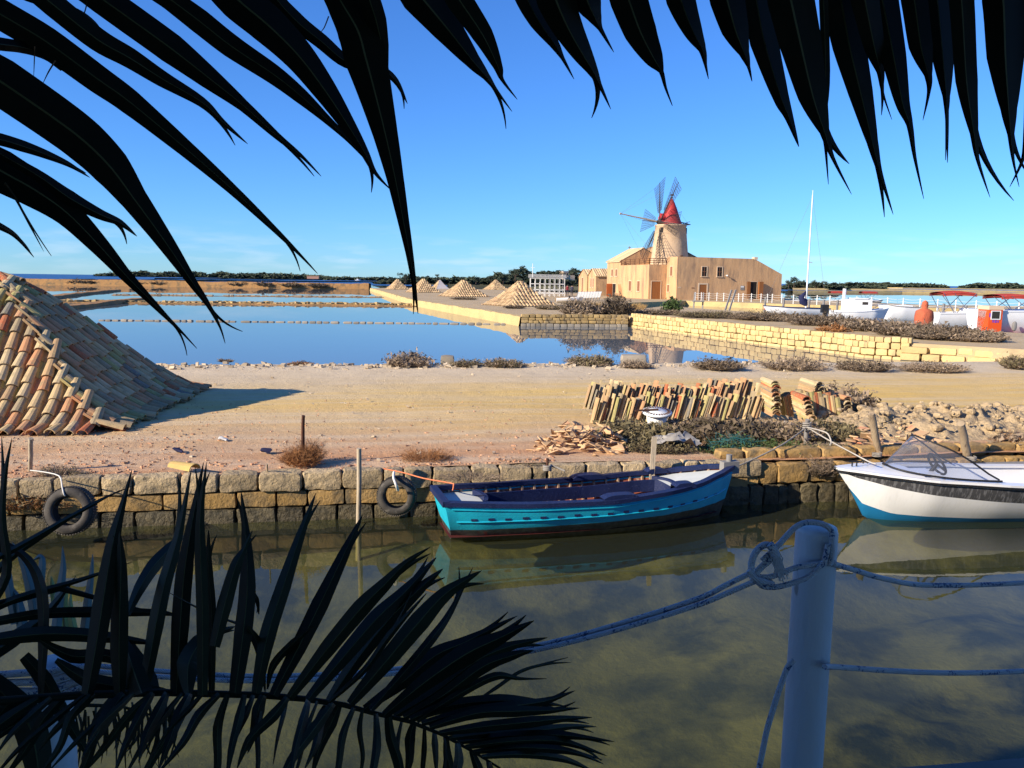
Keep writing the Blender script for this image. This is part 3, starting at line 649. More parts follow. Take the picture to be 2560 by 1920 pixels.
# ---------------------------------------------------------------- loose tiles on the quay
rr = random.Random(4)
SL = []
for k in range(5):
    mb = MB(); tile_geo(mb, .46 + .02 * (k - 2), .080 - .002 * k, .098, .016, seg=5); SL.append(mb.mesh('tile', M_tile))
ts = thing('tile_stack', 'long stack of clay roof tiles leaning on edge behind the scrub', 'tile stack', (4, 15.5, .68))
sa, sb = V(1.55, 15.0, 0), V(5.1, 15.85, 0); sdir = (sb - sa).normalized(); sback = V(-sdir.y, sdir.x, 0)
for row, (off, z0, ln, cnt) in enumerate(((.0, .70, 1.0, 72), (.30, .88, 1.0, 58), (.62, .86, 1.0, 46))):
    for i in range(cnt):
        f = (i + rr.uniform(-.3, .3)) / cnt; p = sa + (sb - sa) * (f * .99 + .004 * row) + sback * (off + rr.uniform(-.04, .04)); z = z0 + rr.uniform(-.04, .05) + (.05 * math.sin(f * 9) if row else 0)
        up = (V(0, 0, 1) + sdir * rr.uniform(.22, .36) + sback * rr.uniform(.02, .14)).normalized()   # leaning to the right
        nrm = (-sdir - sback * rr.uniform(-.25, .22)).normalized()
        p.z = z; piece('tile', SL[rr.randint(0, 4)], ts, frame(p, up, nrm) @ Matrix.Diagonal((rr.uniform(.85, 1.15), rr.uniform(.7, 1.1), .55, 1)))
tn = thing('tile_stack', 'nested arched roof tiles piled in columns at the right end of the leaning stack', 'tile stack', (5.8, 15.9, .68))
def nest(p, n, x, up, lean, dz=.042):
    for i in range(n):
        q = Vector(p) + up * (i * dz) + lean * (i * .012) + V(rr.uniform(-.01, .01), rr.uniform(-.02, .02), 0)
        piece('tile', SL[rr.randint(0, 4)], tn, frame(q, x + V(rr.uniform(-.05, .05), rr.uniform(-.05, .05), 0), up))
xv = (-sback + V(0, 0, -.12)); upv = V(.05, -.25, 1).normalized()
nest((5.18, 15.95, .82), 17, xv, upv, V(-.6, .5, 0)); nest((5.78, 15.55, .74), 13, xv, upv, V(-1.3, 1.5, 0)); nest((6.72, 16.2, .74), 11, xv, upv, V(-.6, .6, 0))
nest((5.95, 16.15, 1.28), 5, xv + V(.2, 0, 0), upv, V(.3, 0, 0)); nest((6.3, 16.2, 1.27), 3, xv + V(-.4, 0, 0), upv, V(.3, 0, 0))
for i in range(5): piece('tile', SL[i], tn, frame((5.52 + .035 * i, 15.75, .74), (-sdir * .3 + V(0, 0, 1)), sdir))
for row in range(2):
    for i in range(17):
        piece('tile', SL[rr.randint(0, 4)], tn, frame((5.98 + .042 * i + rr.uniform(-.01, .01), 15.72 + .3 * row + rr.uniform(-.03, .03), .74 + .06 * row + rr.uniform(-.03, .05)), (V(-.22, .05, 1)), -sdir - sback * rr.uniform(0, .5)))
# heap of broken shards
sp_ = thing('shard_pile', 'heap of broken terracotta tile shards on the quay left of the scrub', 'rubble pile', (1.1, 12.6, .68))
SH = []
M_shard = MAT('shard_clay', (.56, .33, .18), (.50, .36, .20), sc=5, c3=(.42, .17, .10), sc3=3, f3=(.58, .72), var=.18)
for k in range(8):
    mb = MB(); n = rr.randint(5, 7); an = sorted(rr.uniform(0, 2 * math.pi) for _ in range(n)); rx = .15
    def cv(x, y): return V(x, y, .055 * math.cos(y / .10 * 1.1) - .05 + rr.uniform(-.006, .006))
    top = [cv(math.cos(a) * rx * rr.uniform(.7, 1.2), math.sin(a) * .10 * rr.uniform(.7, 1.1)) for a in an]; c = cv(0, 0)
    mid = [cv(p.x * .5, p.y * .5) for p in top]
    vs = top + mid + [c] + [v - V(0, 0, .017) for v in top + mid + [c]]; m = 2 * n + 1; fs = []
    for i in range(n):
        j = (i + 1) % n; fs += [(i, j, n + j, n + i), (n + i, n + j, 2 * n), (m + j, m + i, m + n + i, m + n + j), (m + n + j, m + n + i, m + 2 * n), (j, i, m + i, m + j)]
    mb.add(vs, fs); SH.append(mb.mesh('shard', M_shard))
base = G(1440, 1125, .68)
for k in range(170):
    a = rr.uniform(0, 2 * math.pi); r = rr.random() ** .6; x = r * math.cos(a) * .92; y = r * math.sin(a) * .62; h = .50 * max(0, 1 - (r / 1.0) ** 1.3) * rr.uniform(.15, 1) * (1.0 if x > -.3 else .75)
    p = base + V(x + .08, y + .12 + .12 * x, .03 + h); s = rr.uniform(.5, 1.0) * (1.25 if k % 6 == 0 else 1)
    rot = Matrix.Rotation(rr.uniform(0, 6.3), 4, 'Z') @ Matrix.Rotation(rr.gauss(.15, .5), 4, 'X') @ Matrix.Rotation(rr.gauss(0, .4), 4, 'Y')
    if rr.random() < .1: rot = rot @ Matrix.Rotation(math.pi, 4, 'X')
    piece('shard', SH[rr.randint(0, 7)], sp_, Matrix.Translation(p) @ rot @ Matrix.Diagonal((s, s, s, 1)))
# second, sunken scatter of shards by the right-hand logs
mb = MB()
for k in range(90):
    p = G(rr.uniform(2140, 2330), rr.uniform(1065, 1125), .68); s = rr.uniform(.04, .13); q = Matrix.Translation(p + V(0, rr.uniform(-.2, .3), rr.uniform(.0, .16))) @ Matrix.Rotation(rr.uniform(0, 6), 4, 'Z') @ Matrix.Rotation(rr.gauss(.2, .4), 4, 'X')
    sup(mb, 1, 9, .02, 3, k, (s, s * .7, .012), q, sm=False, c=rr.random())
tag(mb.build('shard_scatter', M_shard), kind='stuff')
# chips trodden into the ground
mb = MB()
for k in range(4600):
    u = rr.uniform(-9, 7); v = .25 + 6.5 * rr.random() ** 3.2
    if u > 2.0 and v < 4.5: continue
    if u > -3.5 and rr.random() < .55: continue
    p = Q(u, v, gz(u, v) + .004); s = rr.choice((.010, .014, .016, .022, .03, .045)) * rr.uniform(.6, 1.2) * max(.5, 1 - v * .12); a = rr.uniform(0, 6.3); cc = rr.random()
    ps = [p + V(math.cos(a + t) * s * q_, math.sin(a + t) * s * q_ * .8, rr.uniform(0, .2) * s) for t, q_ in ((0, 1), (1.6, .7), (3.0, 1.1), (4.6, .8))]; up = V(0, 0, .010)
    mb.add([x + up for x in ps] + [x - up for x in ps], [(0, 1, 2, 3), (0, 4, 5, 1), (1, 5, 6, 2), (2, 6, 7, 3), (3, 7, 4, 0)], 0, False, cc)
tag(mb.build('tile_chips', M_chip), kind='stuff')
mb = MB()
for k in range(900):
    u = rr.uniform(-14, 12); v = rr.choice((rr.uniform(12.6, 14.0), rr.uniform(12.9, 14.0), rr.uniform(.3, 13))); p = Q(u, v, gz(u, v)); s = rr.uniform(.015, .06) * (1.3 if v > 12.5 else .6)
    sup(mb, 1, 4, .1, 3, k, (s * 1.2, s, s * .7), Matrix.Translation(p + V(0, 0, s * .3)), sm=False, c=rr.random())
tag(mb.build('gravel', M_gravel), kind='stuff')
# single stray pieces
def loose(name, label, cat, me, mw): o = piece(name, me, None, mw); return tag(o, label, cat)
mb = MB(); tile_geo(mb, .42, .085, .11, .016, seg=8); p = G(415, 1178, .70)
loose('roof_tile', 'whole yellow roof tile lying on the edge of the quay wall', 'roof tile', mb.mesh('roof_tile', MAT('yellow_tile', (.56, .40, .13), (.48, .32, .12), bump=.3)), frame(p + V(0, .2, .03), V(.92, -.38, -.04), V(0, 0, 1)))
for px, py, lab in ((557, 1098, 'crumpled white scrap of litter on the sandy ground'), (445, 1126, 'dark crumpled rag on the ground near the wall'), (665, 1126, 'small dark blue scrap lying left of the iron rod')):
    mb = MB(); sup(mb, 3, 4, .05, 9, px, (.09, .06, .025)); p = G(px, py, .72)
    loose('litter', lab, 'litter', mb.mesh('litter', M_litter if px == 557 else M_navycloth), Matrix.Translation(p))
for px, py, sx, lab in ((1583, 900, .42, 'pale squared stone block on the pond edge right of centre'), (1118, 903, .22, 'whitish stone on the pond edge between two dry bushes')):
    mb = MB(); sup(mb, 3, 7, .03, 3, px, (sx, .25, .17)); p = G(px, py, .82)
    loose('stone_block', lab, 'stone', mb.mesh('stone_block', M_stoneG), Matrix.Translation(p + V(0, 0, .02)))
# mound of dug earth on the right
rows = []
for j in range(64):
    v = 1.0 + j * .055; row = []
    for i in range(150):
        u = 7.5 + i * .045; e = min(1, (u - 7.5) / .9) * max(0, 1 - abs((v - 2.45) / 1.5) ** 2.2)
        ck = noise.noise(V(u * 2.2, v * 2.2, 1)); c2 = abs(noise.noise(V(u * 5, v * 5, 2))); c3 = abs(noise.noise(V(u * 11, v * 11, 7)))
        c4 = noise.noise(V(u * 23, v * 23, 9)); h = e * (.30 + .20 * ck + .10 * c2 + .14 * noise.noise(V(u * 6, v * 6, 12)) + .07 * c3 + .035 * c4) - .06
        row.append(Q(u, v, .66 + max(-.06, h)))
    rows.append(row)
mb = MB(); mb.grid(rows, sm=True); tag(mb.build('earth_mound', M_mound), kind='structure')
mb = MB()
for k in range(170):
    u = rr.uniform(7.6, 13); v = rr.uniform(1.1, 3.4); s = rr.uniform(.015, .06) * rr.choice((.6, 1, 1.5)); e = max(0, 1 - abs((v - 2.45) / 1.5) ** 2.2) * min(1, (u - 7.5) / .9) * .75
    sup(mb, 2, 2.6, s * .4, 1 / s * .5, k, (s * 1.2, s, s * .8), Matrix.Translation(Q(u, v, .64 + e * (.42 + .22 * noise.noise(V(u * 2.2, v * 2.2, 1)) + .1))) @ Matrix.Rotation(rr.uniform(0, 6), 4, 'Z'), sm=False)
tag(mb.build('earth_clods', M_mound), kind='stuff')
# ---------------------------------------------------------------- shrubs and trees
def shrub(c, rx, ry, h, n, mats, label, tw=.010, seed=0, name='dry_shrub', cat='bush', group=None, dens=1., leaf=0, ground=.0, spread=1.):
    rr = random.Random(seed + 100); mb = MB(); c = Vector(c)
    n = int(n * dens)
    for k in range(n):
        a = rr.uniform(0, 2 * math.pi); r = math.sqrt(rr.random()); b = c + V(math.cos(a) * r * rx * .75 * spread, math.sin(a) * r * ry * .75 * spread, -.02)
        lump = .62 + .5 * noise.noise(V(b.x * 1.6 / max(.25, h), b.y * 1.6 / max(.25, h), seed * 3.3)) + .25 * rr.random()
        hh = h * lump * math.sqrt(max(.08, 1 - (r * .88) ** 2)) * rr.uniform(.45, 1.05)
        out = V(math.cos(a) * rx, math.sin(a) * ry, 0) * (r * .38 + .12) * rr.uniform(.2, 1.2)
        p0 = b + V(0, 0, hh * rr.uniform(0, .3)); p2 = b + out + V(rr.gauss(0, .1) * h, rr.gauss(0, .1) * h, hh); p1 = (p0 + p2) / 2 + V(rr.gauss(0, .08), rr.gauss(0, .08), rr.gauss(0, .04)) * h
        w_ = tw * rr.uniform(.6, 1.3); cc = rr.random(); mi = 0 if rr.random() < .72 else len(mats) - 1
        q = V(rr.gauss(0, 1), rr.gauss(0, 1), rr.gauss(0, .5)).normalized() * w_
        mb.quad(p0 - q, p0 + q, p1 + q * .8, p1 - q * .8, mi, cc); mb.tri(p1 - q * .8, p1 + q * .8, p2, mi, cc)
        for j in range(3):
            f = rr.uniform(.25, 1); s0 = p0.lerp(p2, f); s1 = s0 + V(rr.gauss(0, .16), rr.gauss(0, .16), rr.uniform(-.02, .2)) * h * .9
            q2 = V(rr.gauss(0, 1), rr.gauss(0, 1), rr.gauss(0, 1)).normalized() * w_ * .8
            mb.tri(s0 - q2, s0 + q2, s1, mi, (cc + .1 * j) % 1)
            if leaf and rr.random() < leaf:
                l = h * .07; d = [V(rr.gauss(0, l), rr.gauss(0, l), rr.gauss(0, l)) for _ in range(3)]; mb.tri(s1 + d[0], s1 + d[1], s1 + d[2], len(mats) - 1, rr.random())
    o = mb.build(name, mats); return tag(o, label, cat, group)
T0, T1, T2, T3, T4 = M_twig
def at(px, py, z): return G(px, py, z)
# pond edge bushes (base pixels)
for i, (px, py, wpx, hpx, mats, lab) in enumerate((
    (1022, 916, 118, 48, [T0, T0], 'largest dry grey bush on the pond edge, right of the hanging leaf tip'),
    (750, 912, 70, 14, [T0, T2], 'low dry tuft on the pond edge left of the largest dry bush'),
    (1165, 917, 85, 26, [T0, T1], 'dry bush beside the whitish stone on the pond edge'),
    (1258, 917, 110, 32, [T1, T0], 'spreading dry bush left of the bare stretch of pond edge'),
    (1475, 912, 130, 34, [T0, T1], 'grey bush left of the squared stone block at the pond edge'),
    (1590, 918, 90, 26, [T0, T0], 'low bush in front of the squared stone block'),
    (1795, 922, 135, 40, [T0, T3], 'rounded grey bush on the track edge below the block wall reflection'),
    (1985, 922, 165, 38, [T0, T0], 'long grey bush on the track edge, left of a matching lower one'),
    (2160, 924, 150, 34, [T0, T3], 'long low bush on the track edge below the tumbled blocks'),
    (2330, 926, 180, 28, [T0, T0], 'flat wide bush on the track edge at the foot of the block wall end'),
    (2545, 920, 90, 48, [T0, T1], 'bush at the right end of the track beside the frame edge'),
    (565, 904, 40, 12, [T0, T0], 'tiny dry sprig on the pond edge behind the big tiled heap'))):
    p = at(px, py, .72); sc = p.y / F
    shrub(p, wpx * sc * .46, wpx * sc * .32, hpx * sc * 1.0, 160 + wpx * 4, mats, lab, tw=.013, seed=i, leaf=.35)
# near quay plants
p = at(757, 1160, .68); shrub(p, .30, .26, .56, 800, [T2, T2], 'rust coloured dead weed around the iron rod', tw=.0035, seed=31, leaf=0)
p = at(1065, 1150, .68); shrub(p, .42, .28, .36, 420, [T2, T2], 'rust brown weed above the second tyre', tw=.0035, seed=32, leaf=0)
p = at(1180, 1195, .66); shrub(p, .5, .22, .16, 400, [T0, T0], 'pale straw weed hanging over the cap stones behind the blue boat', tw=.004, seed=33)
p = at(1310, 1160, .68); shrub(p, .35, .25, .14, 250, [T0, T1], 'thin dry weed at the foot of the shard pile', tw=.004, seed=34)
p = at(150, 1190, .66); shrub(p, .35, .22, .24, 260, [T0, T1], 'grey weed above the first tyre', tw=.005, seed=35)
p = Q(-5.3, .0, .32); shrub(p, .55, .18, .26, 420, [T2, T1], 'tangled weed growing from the wall joints left of the first tyre', tw=.005, seed=36, leaf=.3)
for i, (px, py, rx, ry, h, n, mats, lab) in enumerate((
    (1590, 1105, .62, .55, .42, 1500, [T3, T1], 'dark scrub bush behind the shard pile, below the leaning tiles'),
    (1700, 1085, .6, .6, .26, 1300, [T1, T0], 'scrub bush under the white tub'),
    (1810, 1095, .75, .6, .48, 1900, [T1, T3], 'olive scrub bush left of the teal net'),
    (1960, 1095, .75, .5, .38, 1900, [T1, T0], 'browning scrub bush below the nested tiles'),
    (2080, 1095, .6, .5, .34, 1300, [T3, T1], 'scrub bush behind the roped mooring stake'),
    (2110, 1030, .55, .5, .62, 1100, [T0, T0], 'grey leafless bush at the right end of the tile stacks'),
    (1880, 1130, .9, .35, .26, 1300, [T1, T4], 'low greenish scrub along the quay edge in front of the net'),
    (1640, 1130, .6, .3, .26, 800, [T3, T1], 'low dark scrub behind the tall plank post'),
    (2060, 1130, .7, .3, .2, 800, [T0, T1], 'dry creeping weed at the foot of the roped stake'),
    (2195, 1085, .45, .4, .3, 600, [T0, T1], 'dry weed beside the left log post'),
    (2540, 1120, .4, .3, .35, 500, [T2, T0], 'rusty weed on the earth mound at the right edge'))):
    p = at(px, py, .66); shrub(p, rx, ry, h * 1.1, n, mats, lab, tw=.0065, seed=50 + i, leaf=.55)
p = Q(6.2, .15, .42); shrub(p, .28, .2, .42, 700, [T0, T3], 'grey weed hanging down the wall between the two boats', tw=.005, seed=70)
# shrubs on the strip behind the block wall
for i, (px, py, wpx, hpx, z, mats, lab) in enumerate((
    (1455, 788, 95, 42, 1.05, [T3, T0], 'dark round bush on the corner wall, left of its twin'),
    (1535, 788, 85, 46, 1.05, [T3, T3], 'dark round bush on the corner wall, right of its twin'),
    (1375, 772, 70, 16, 1.05, [T1, T0], 'low olive shrub between the largest far heap and the dark bushes'),
    (1640, 785, 130, 26, 1.1, [T3, T0], 'scrub at the left end of the block wall'),
    (1780, 793, 170, 30, 1.1, [T3, T1], 'dark scrub behind the block wall below the mill corner'),
    (1920, 800, 170, 34, 1.1, [T0, T3], 'scrub behind the block wall below the sailing boat'),
    (2060, 812, 170, 40, 1.1, [T0, T3], 'scrub below the outboard engine'),
    (2190, 826, 160, 44, 1.1, [T3, T0], 'dark scrub below the white cabin boat'),
    (2270, 838, 150, 50, 1.1, [T3, T0], 'tall dark scrub below the orange canvas cover'),
    (2370, 847, 190, 70, 1.1, [T0, T3], 'large grey scrub in front of the red canopy boat'),
    (2440, 852, 130, 52, 1.1, [T0, T0], 'grey scrub leaning over the end of the block wall'),
    (2080, 835, 70, 34, .95, [T2, T2], 'rusty weed hanging over the block wall'),
    (1440, 762, 60, 12, 1.05, [T1, T0], 'low tuft in front of the straw bundle'),
    (1160, 748, 60, 8, 1.05, [T3, T0], 'creeping dark weed on the pond wall below the second heap'),
    (1285, 770, 50, 10, 1.05, [T3, T0], 'creeping dark weed on the pond wall below the largest far heap'))):
    p = at(px, py, z); sc = p.y / F
    shrub(p, wpx * sc * .52, wpx * sc * .42, hpx * sc * (.85 if 1900 < px < 2300 else .66 if px > 1600 else 1.05), 420 + wpx * 5, mats, lab, tw=.026, seed=100 + i, leaf=.4)
# a few green leafy plants
for i, (px, py, wpx, hpx, lab) in enumerate(((1680, 782, 34, 40, 'bright green leafy plant below the mill corner'), (2155, 822, 60, 26, 'green creeper on the strip below the white cabin boat'), (2330, 836, 50, 20, 'green creeper below the red canopy boat'))):
    p = at(px, py, 1.1); sc = p.y / F
    shrub(p, wpx * sc * .5, wpx * sc * .4, hpx * sc, 300, [T4, T4], lab, tw=.03, seed=130 + i, leaf=3., name='green_plant', cat='plant')
# bank bushes far left
BBL = ('first far bank bush right of the tiled heap', 'second far bank bush, close beside the first', 'far bank bush just left of the broad hanging leaf', 'far bank bush under the broad hanging leaf', 'far bank bush left of the middle of the bank', 'far bank bush near the middle of the bank', 'far bank bush next to last towards the yellow wall', 'far bank bush closest to the yellow pond wall')
for i, px in enumerate((205, 235, 355, 405, 600, 670, 735, 800)):
    p = G(px, 682 + px * .01333 + 29, .4); shrub(p + V(0, -2.4, .6), 3.0, 1.2, 1.5, 240, [T3, T0], BBL[i], tw=.12, seed=150 + i, group='bushes along the far earth bank')
# trees on the far shore
def tree(px, base_py, h_px, w_px, dist, lab, seed, kind='pine', group=None):
    rr = random.Random(seed); hor = 682 + px * .01333; b = D(px, hor, dist); h = h_px / F * dist; wd = w_px / F * dist
    b = V(b.x, b.y, CAMZ - (base_py - hor) / F * dist)
    t = thing('pine_tree' if kind == 'pine' else 'tree', lab, 'tree', b, group=group); mb = MB()
    th = h * (.5 if kind == 'pine' else .35); mb.tube([b + V(0, 0, -1), b + V(.1, 0, th * .6), b + V(.2, 0, th * 1.3)], [wd * .05, wd * .04, wd * .02], 6)
    for k in range(4): a = rr.uniform(0, 6.3); mb.tube([b + V(.1, 0, th * .8), b + V(math.cos(a) * wd * .28, math.sin(a) * wd * .28, th * 1.35)], [wd * .025, wd * .01], 5)
    mb.build('trunk', M_trunk, t); mb = MB(); cl = []
    for k in range(9 if kind == 'pine' else 14):
        a = rr.uniform(0, 6.3); r = math.sqrt(rr.random()) * .38 * wd; z = h * (rr.uniform(.72, .9) if kind == 'pine' else rr.uniform(.3, .85))
        cl.append((b + V(math.cos(a) * r, math.sin(a) * r, z), wd * rr.uniform(.14, .24), rr.random()))
    for c, s, cc in cl:
        for k in range(70):
            d = V(rr.gauss(0, 1), rr.gauss(0, 1), rr.gauss(0, .7)).normalized() * s * rr.random() ** .4; q = [V(rr.gauss(0, s * .2), rr.gauss(0, s * .2), rr.gauss(0, s * .14)) for _ in range(3)]
            mb.tri(c + d + q[0], c + d + q[1], c + d + q[2], 0, (cc + rr.uniform(-.2, .2)) % 1)
    mb.build('crown', M_pine, t)
for i, (px, bp, hp, wp, ds, kd, lab) in enumerate((
    (1000, 702, 22, 16, 400, 'pine', 'umbrella pine above the farthest heap, left of the leaf tip'), (1013, 702, 18, 18, 410, 'pine', 'umbrella pine close against the hanging leaf tip'),
    (1046, 702, 12, 18, 405, 'tree', 'low round tree right of the hanging leaf tip'), (1092, 702, 18, 14, 400, 'pine', 'lone slim pine between the leaf tip and the wooded hill'),
    (1152, 703, 13, 20, 405, 'tree', 'small tree on the shore above the second heap'), (1190, 704, 15, 24, 400, 'tree', 'dark round tree above the largest far heap'),
    (1228, 704, 17, 24, 410, 'tree', 'round tree right of the largest far heap peak'), (1258, 704, 22, 30, 415, 'tree', 'broad tree at the foot of the wooded hill'),
    (1288, 704, 32, 34, 420, 'pine', 'tall umbrella pine on the wooded hill'), (1325, 704, 26, 36, 425, 'tree', 'broad dark tree on the middle of the wooded hill'),
    (1362, 704, 27, 34, 430, 'tree', 'dense tree on the wooded hill left of the far house'), (1395, 704, 30, 30, 440, 'tree', 'dense tree just left of the far house'),
    (1430, 704, 36, 22, 460, 'pine', 'pine rising behind the far house'), (1985, 713, 24, 24, 400, 'tree', 'tall bushy tree just right of the mill building'),
    (1972, 713, 17, 20, 405, 'tree', 'lower tree touching the right edge of the mill building'), (2005, 713, 15, 18, 405, 'tree', 'low tree right of the tallest tree beside the mill'),
    (2040, 713, 12, 24, 410, 'tree', 'low tree on the far shore just right of the white mast'), (2060, 713, 11, 18, 410, 'tree', 'low tree on the far shore well right of the white mast'))):
    tree(px, bp, hp, wp, ds, lab, 300 + i, kd, 'trees on the far shore')
# ---------------------------------------------------------------- the windmill and its houses
MC = G(1690, 749.3, 1.0); MY = rad(15)
ML = Matrix.Translation(MC) @ Matrix.Rotation(MY, 4, 'Z')        # local: x along the right wall, y back, z up
def prism(mb, prof, axis, a, b, M_, mi=0):
    # profile polygon (p, z) pushed along an axis from a to b
    def pt(p, z, q): return M_ @ (V(p, q, z) if axis == 'y' else V(q, p, z))
    n = len(prof); A_ = [pt(p, z, a) for p, z in prof]; B_ = [pt(p, z, b) for p, z in prof]
    mb.add(A_ + B_, [tuple(range(n))[::-1], tuple(range(n, 2 * n))] + [(i, (i + 1) % n, n + (i + 1) % n, n + i) for i in range(n)], mi)
def opening(parent, name, M_, wall, p0, p1, z0, z1, q, frm=.10, m=M_dark, sill=True, trim=M_trim, proud=.05, leaf=None):
    # frame proud of the wall, pane set back inside it; wall 'f' faces -y at y=q, 'l' faces -x at x=q
    def bx(mb, a0, a1, b0, b1, d0, d1):
        if wall == 'f': mb.box((a0, q - d1, b0), (a1, q - d0, b1), 0, M_)
        else: mb.box((q - d1, a0, b0), (q - d0, a1, b1), 0, M_)
    mb = MB(); bx(mb, p0, p1, z0, z1, .004, .012); o = mb.build(name, m, parent)
    mb = MB(); bx(mb, p0 - frm, p0, z0, z1, .0, proud); bx(mb, p1, p1 + frm, z0, z1, .0, proud); bx(mb, p0 - frm, p1 + frm, z1, z1 + frm, 0, proud); mb.build('frame', trim, o)
    if sill: mb = MB(); bx(mb, p0 - frm * 1.5, p1 + frm * 1.5, z0 - .10, z0, 0, proud * 2.2); mb.build('sill', trim, o)
    if leaf:
        mb = MB(); k = (p0 + p1) / 2
        bx(mb, k - .03, k + .03, z0, z1, .012, .03); bx(mb, p0, p1, (z0 + z1) / 2 - .03, (z0 + z1) / 2 + .03, .012, .032); mb.build('glazing_bar', leaf, o)
    return o
mill = thing('windmill_building', 'long ochre mill house with gabled wing at the foot of the windmill tower', 'building', MC)
mb = MB()
prism(mb, [(0, -.6), (16.6, -.6), (16.6, 3.75), (12.35, 5.72), (12.1, 5.72), (12.1, 5.86), (0, 5.95)], 'y', 0, 3.2, ML); mb.build('wall', M_plaster, mill)
mb = MB(); prism(mb, [(2.9, -.6), (16.6, -.6), (16.6, 3.7), (12.2, 5.65), (2.9, 5.7)], 'y', 3.203, 8.9, ML); mb.build('rear_wing', M_plaster, mill)
mb = MB(); prism(mb, [(-2.75, -.6), (2.89, -.6), (2.89, 4.88), (-2.75, 4.88)], 'y', 3.21, 13.7, ML); tr = mb.build('terrace_block', M_plaster, mill)
mb = MB(); prism(mb, [(-2.75, -.6), (4.8, -.6), (4.8, 5.55), (1.05, 7.55), (-2.75, 5.55)], 'y', 13.71, 19.2, ML); mb.build('gable_wing', M_plaster, mill)
mb = MB(); prism(mb, [(2.93, 4), (9.2, 4), (9.2, 5.5), (3.9, 7.9), (2.93, 7.5)], 'y', 9.2, 18, ML); mb.build('rear_gable', M_plaster, mill)
def tile_roof(parent, M_, e0, e1, r0, r1, m, n):
    mb = MB(); e0, e1, r0, r1 = [M_ @ V(*p) for p in (e0, e1, r0, r1)]; up = (e1 - e0).cross(r0 - e0).normalized(); up = up if up.z > 0 else -up
    for k in range(n):
        a, b = e0.lerp(e1, k / n), r0.lerp(r1, k / n); a2, b2 = e0.lerp(e1, (k + 1) / n), r0.lerp(r1, (k + 1) / n); c, d = (a + a2) / 2 + up * .09, (b + b2) / 2 + up * .09
        cc = R.random(); mb.quad(a, c, d, b, 0, cc); mb.quad(c, a2, b2, d, 0, cc)
    for p in (e0, e1): pass
    mb.quad(e0, e1, e1 - V(0, 0, .12), e0 - V(0, 0, .12)); return mb.build('roof', m, parent)
M_rooflight = MAT('pale_roof_tile', (.66, .50, .30), (.55, .40, .23), sc=1.5, var=.18)
tile_roof(mill, ML, (-2.95, 13.66, 5.52), (-2.95, 19.4, 5.52), (1.05, 13.66, 7.64), (1.05, 19.4, 7.64), M_rooflight, 26)
tile_roof(mill, ML, (5.0, 13.66, 5.52), (5.0, 19.4, 5.52), (1.05, 13.66, 7.64), (1.05, 19.4, 7.64), M_rooflight, 26)
tile_roof(mill, ML, (9.4, 9.1, 5.47), (9.4, 18.1, 5.47), (3.9, 9.1, 7.97), (3.9, 18.1, 7.97), M_rooflight, 30)
mb = MB(); mb.box((11.95, -.05, 5.75), (12.5, .6, 6.12), 0, ML); mb.build('chimney', M_trim, mill)
for k in range(26):   # little finial on the ridge
    pass
mb = MB(); mb.bar(ML @ V(1.05, 19.3, 7.6), ML @ V(1.05, 19.3, 8.1), .12); mb.bar(ML @ V(.8, 19.3, 7.9), ML @ V(1.3, 19.3, 7.9), .1); mb.build('finial', M_grey, mill)
M_pane = MAT('window_pane', (.03, .025, .02), rough=.15, spec=.6)
M_shutter = MAT('shutter_brown', (.26, .12, .06), (.20, .09, .05))
opening(mill, 'window', ML, 'f', 3.8, 4.55, 3.3, 4.6, 0, leaf=M_shutter); opening(mill, 'window', ML, 'f', 6.2, 6.95, 3.3, 4.6, 0, leaf=M_shutter)
d = opening(mill, 'door', ML, 'f', 3.5, 4.65, 0, 2.15, 0, m=M_brownwood, sill=False, frm=.2)
d = opening(mill, 'door', ML, 'f', 11.55, 12.6, .2, 2.62, 0, m=M_dark, sill=False, frm=.07)
for p0, p1, ang in ((10.98, 11.5, 0), (12.68, 13.35, .35)):
    mb = MB(); mb.box((p0, -.16 - ang, .3), (p1, -.10 - ang * .2, 2.65), 0, ML); mb.build('shutter', M_brownwood, d)
mb = MB(); mb.box((9.95, -.05, 1.45), (10.55, -.003, 2.05), 0, ML); sg = mb.build('notice_board', M_grey, mill)
mb = MB(); mb.box((10.0, -.06, 1.80), (10.5, -.052, 2.0), 0, ML); mb.build('panel', M_white, sg)
mb = MB(); mb.tube([ML @ V(7.6, 0, 3.45), ML @ V(7.6, -.35, 3.5)], .05, 6); mb.tube([ML @ V(7.6, -.35, 3.56), ML @ V(7.6, -.35, 3.38)], [.05, .14], 8); mb.build('wall_lamp', M_white, mill)
for u_, z_ in ((.25, 1.65), (2.3, 1.6)): mb = MB(); mb.box((u_, -.03, z_), (u_ + .4, -.003, z_ + .12), 0, ML); mb.build('plaque', M_trim if u_ < 1 else M_shutter, mill)
opening(mill, 'window', ML, 'l', 1.4, 2.1, 3.3, 4.6, 0, m=M_shutter); opening(mill, 'window', ML, 'l', 2.2, 2.85, 1.05, 2.05, 0, m=M_shutter)
opening(mill, 'door', ML, 'f', -2.3, -.9, 0, 2.5, 3.21, m=M_brownwood, sill=False)
for a, b, z0, z1 in ((6.2, 7.1, 1.05, 2.5), (9.3, 10.2, 1.05, 2.5), (14.9, 15.6, 3.25, 4.3), (16.6, 17.3, 3.25, 4.3)): opening(mill, 'window', ML, 'l', a, b, z0, z1, -2.75, m=M_shutter)
d = opening(mill, 'door', ML, 'l', 15.3, 16.6, 0, 2.05, -2.75, m=M_dark, sill=False)
mb = MB(); mb.box((-3.75, 16.62, .05), (-2.80, 16.72, 2.05), 0, ML); mb.build('door_leaf', M_orange if False else MAT('red_door', (.48, .12, .03), (.40, .10, .03)), d)
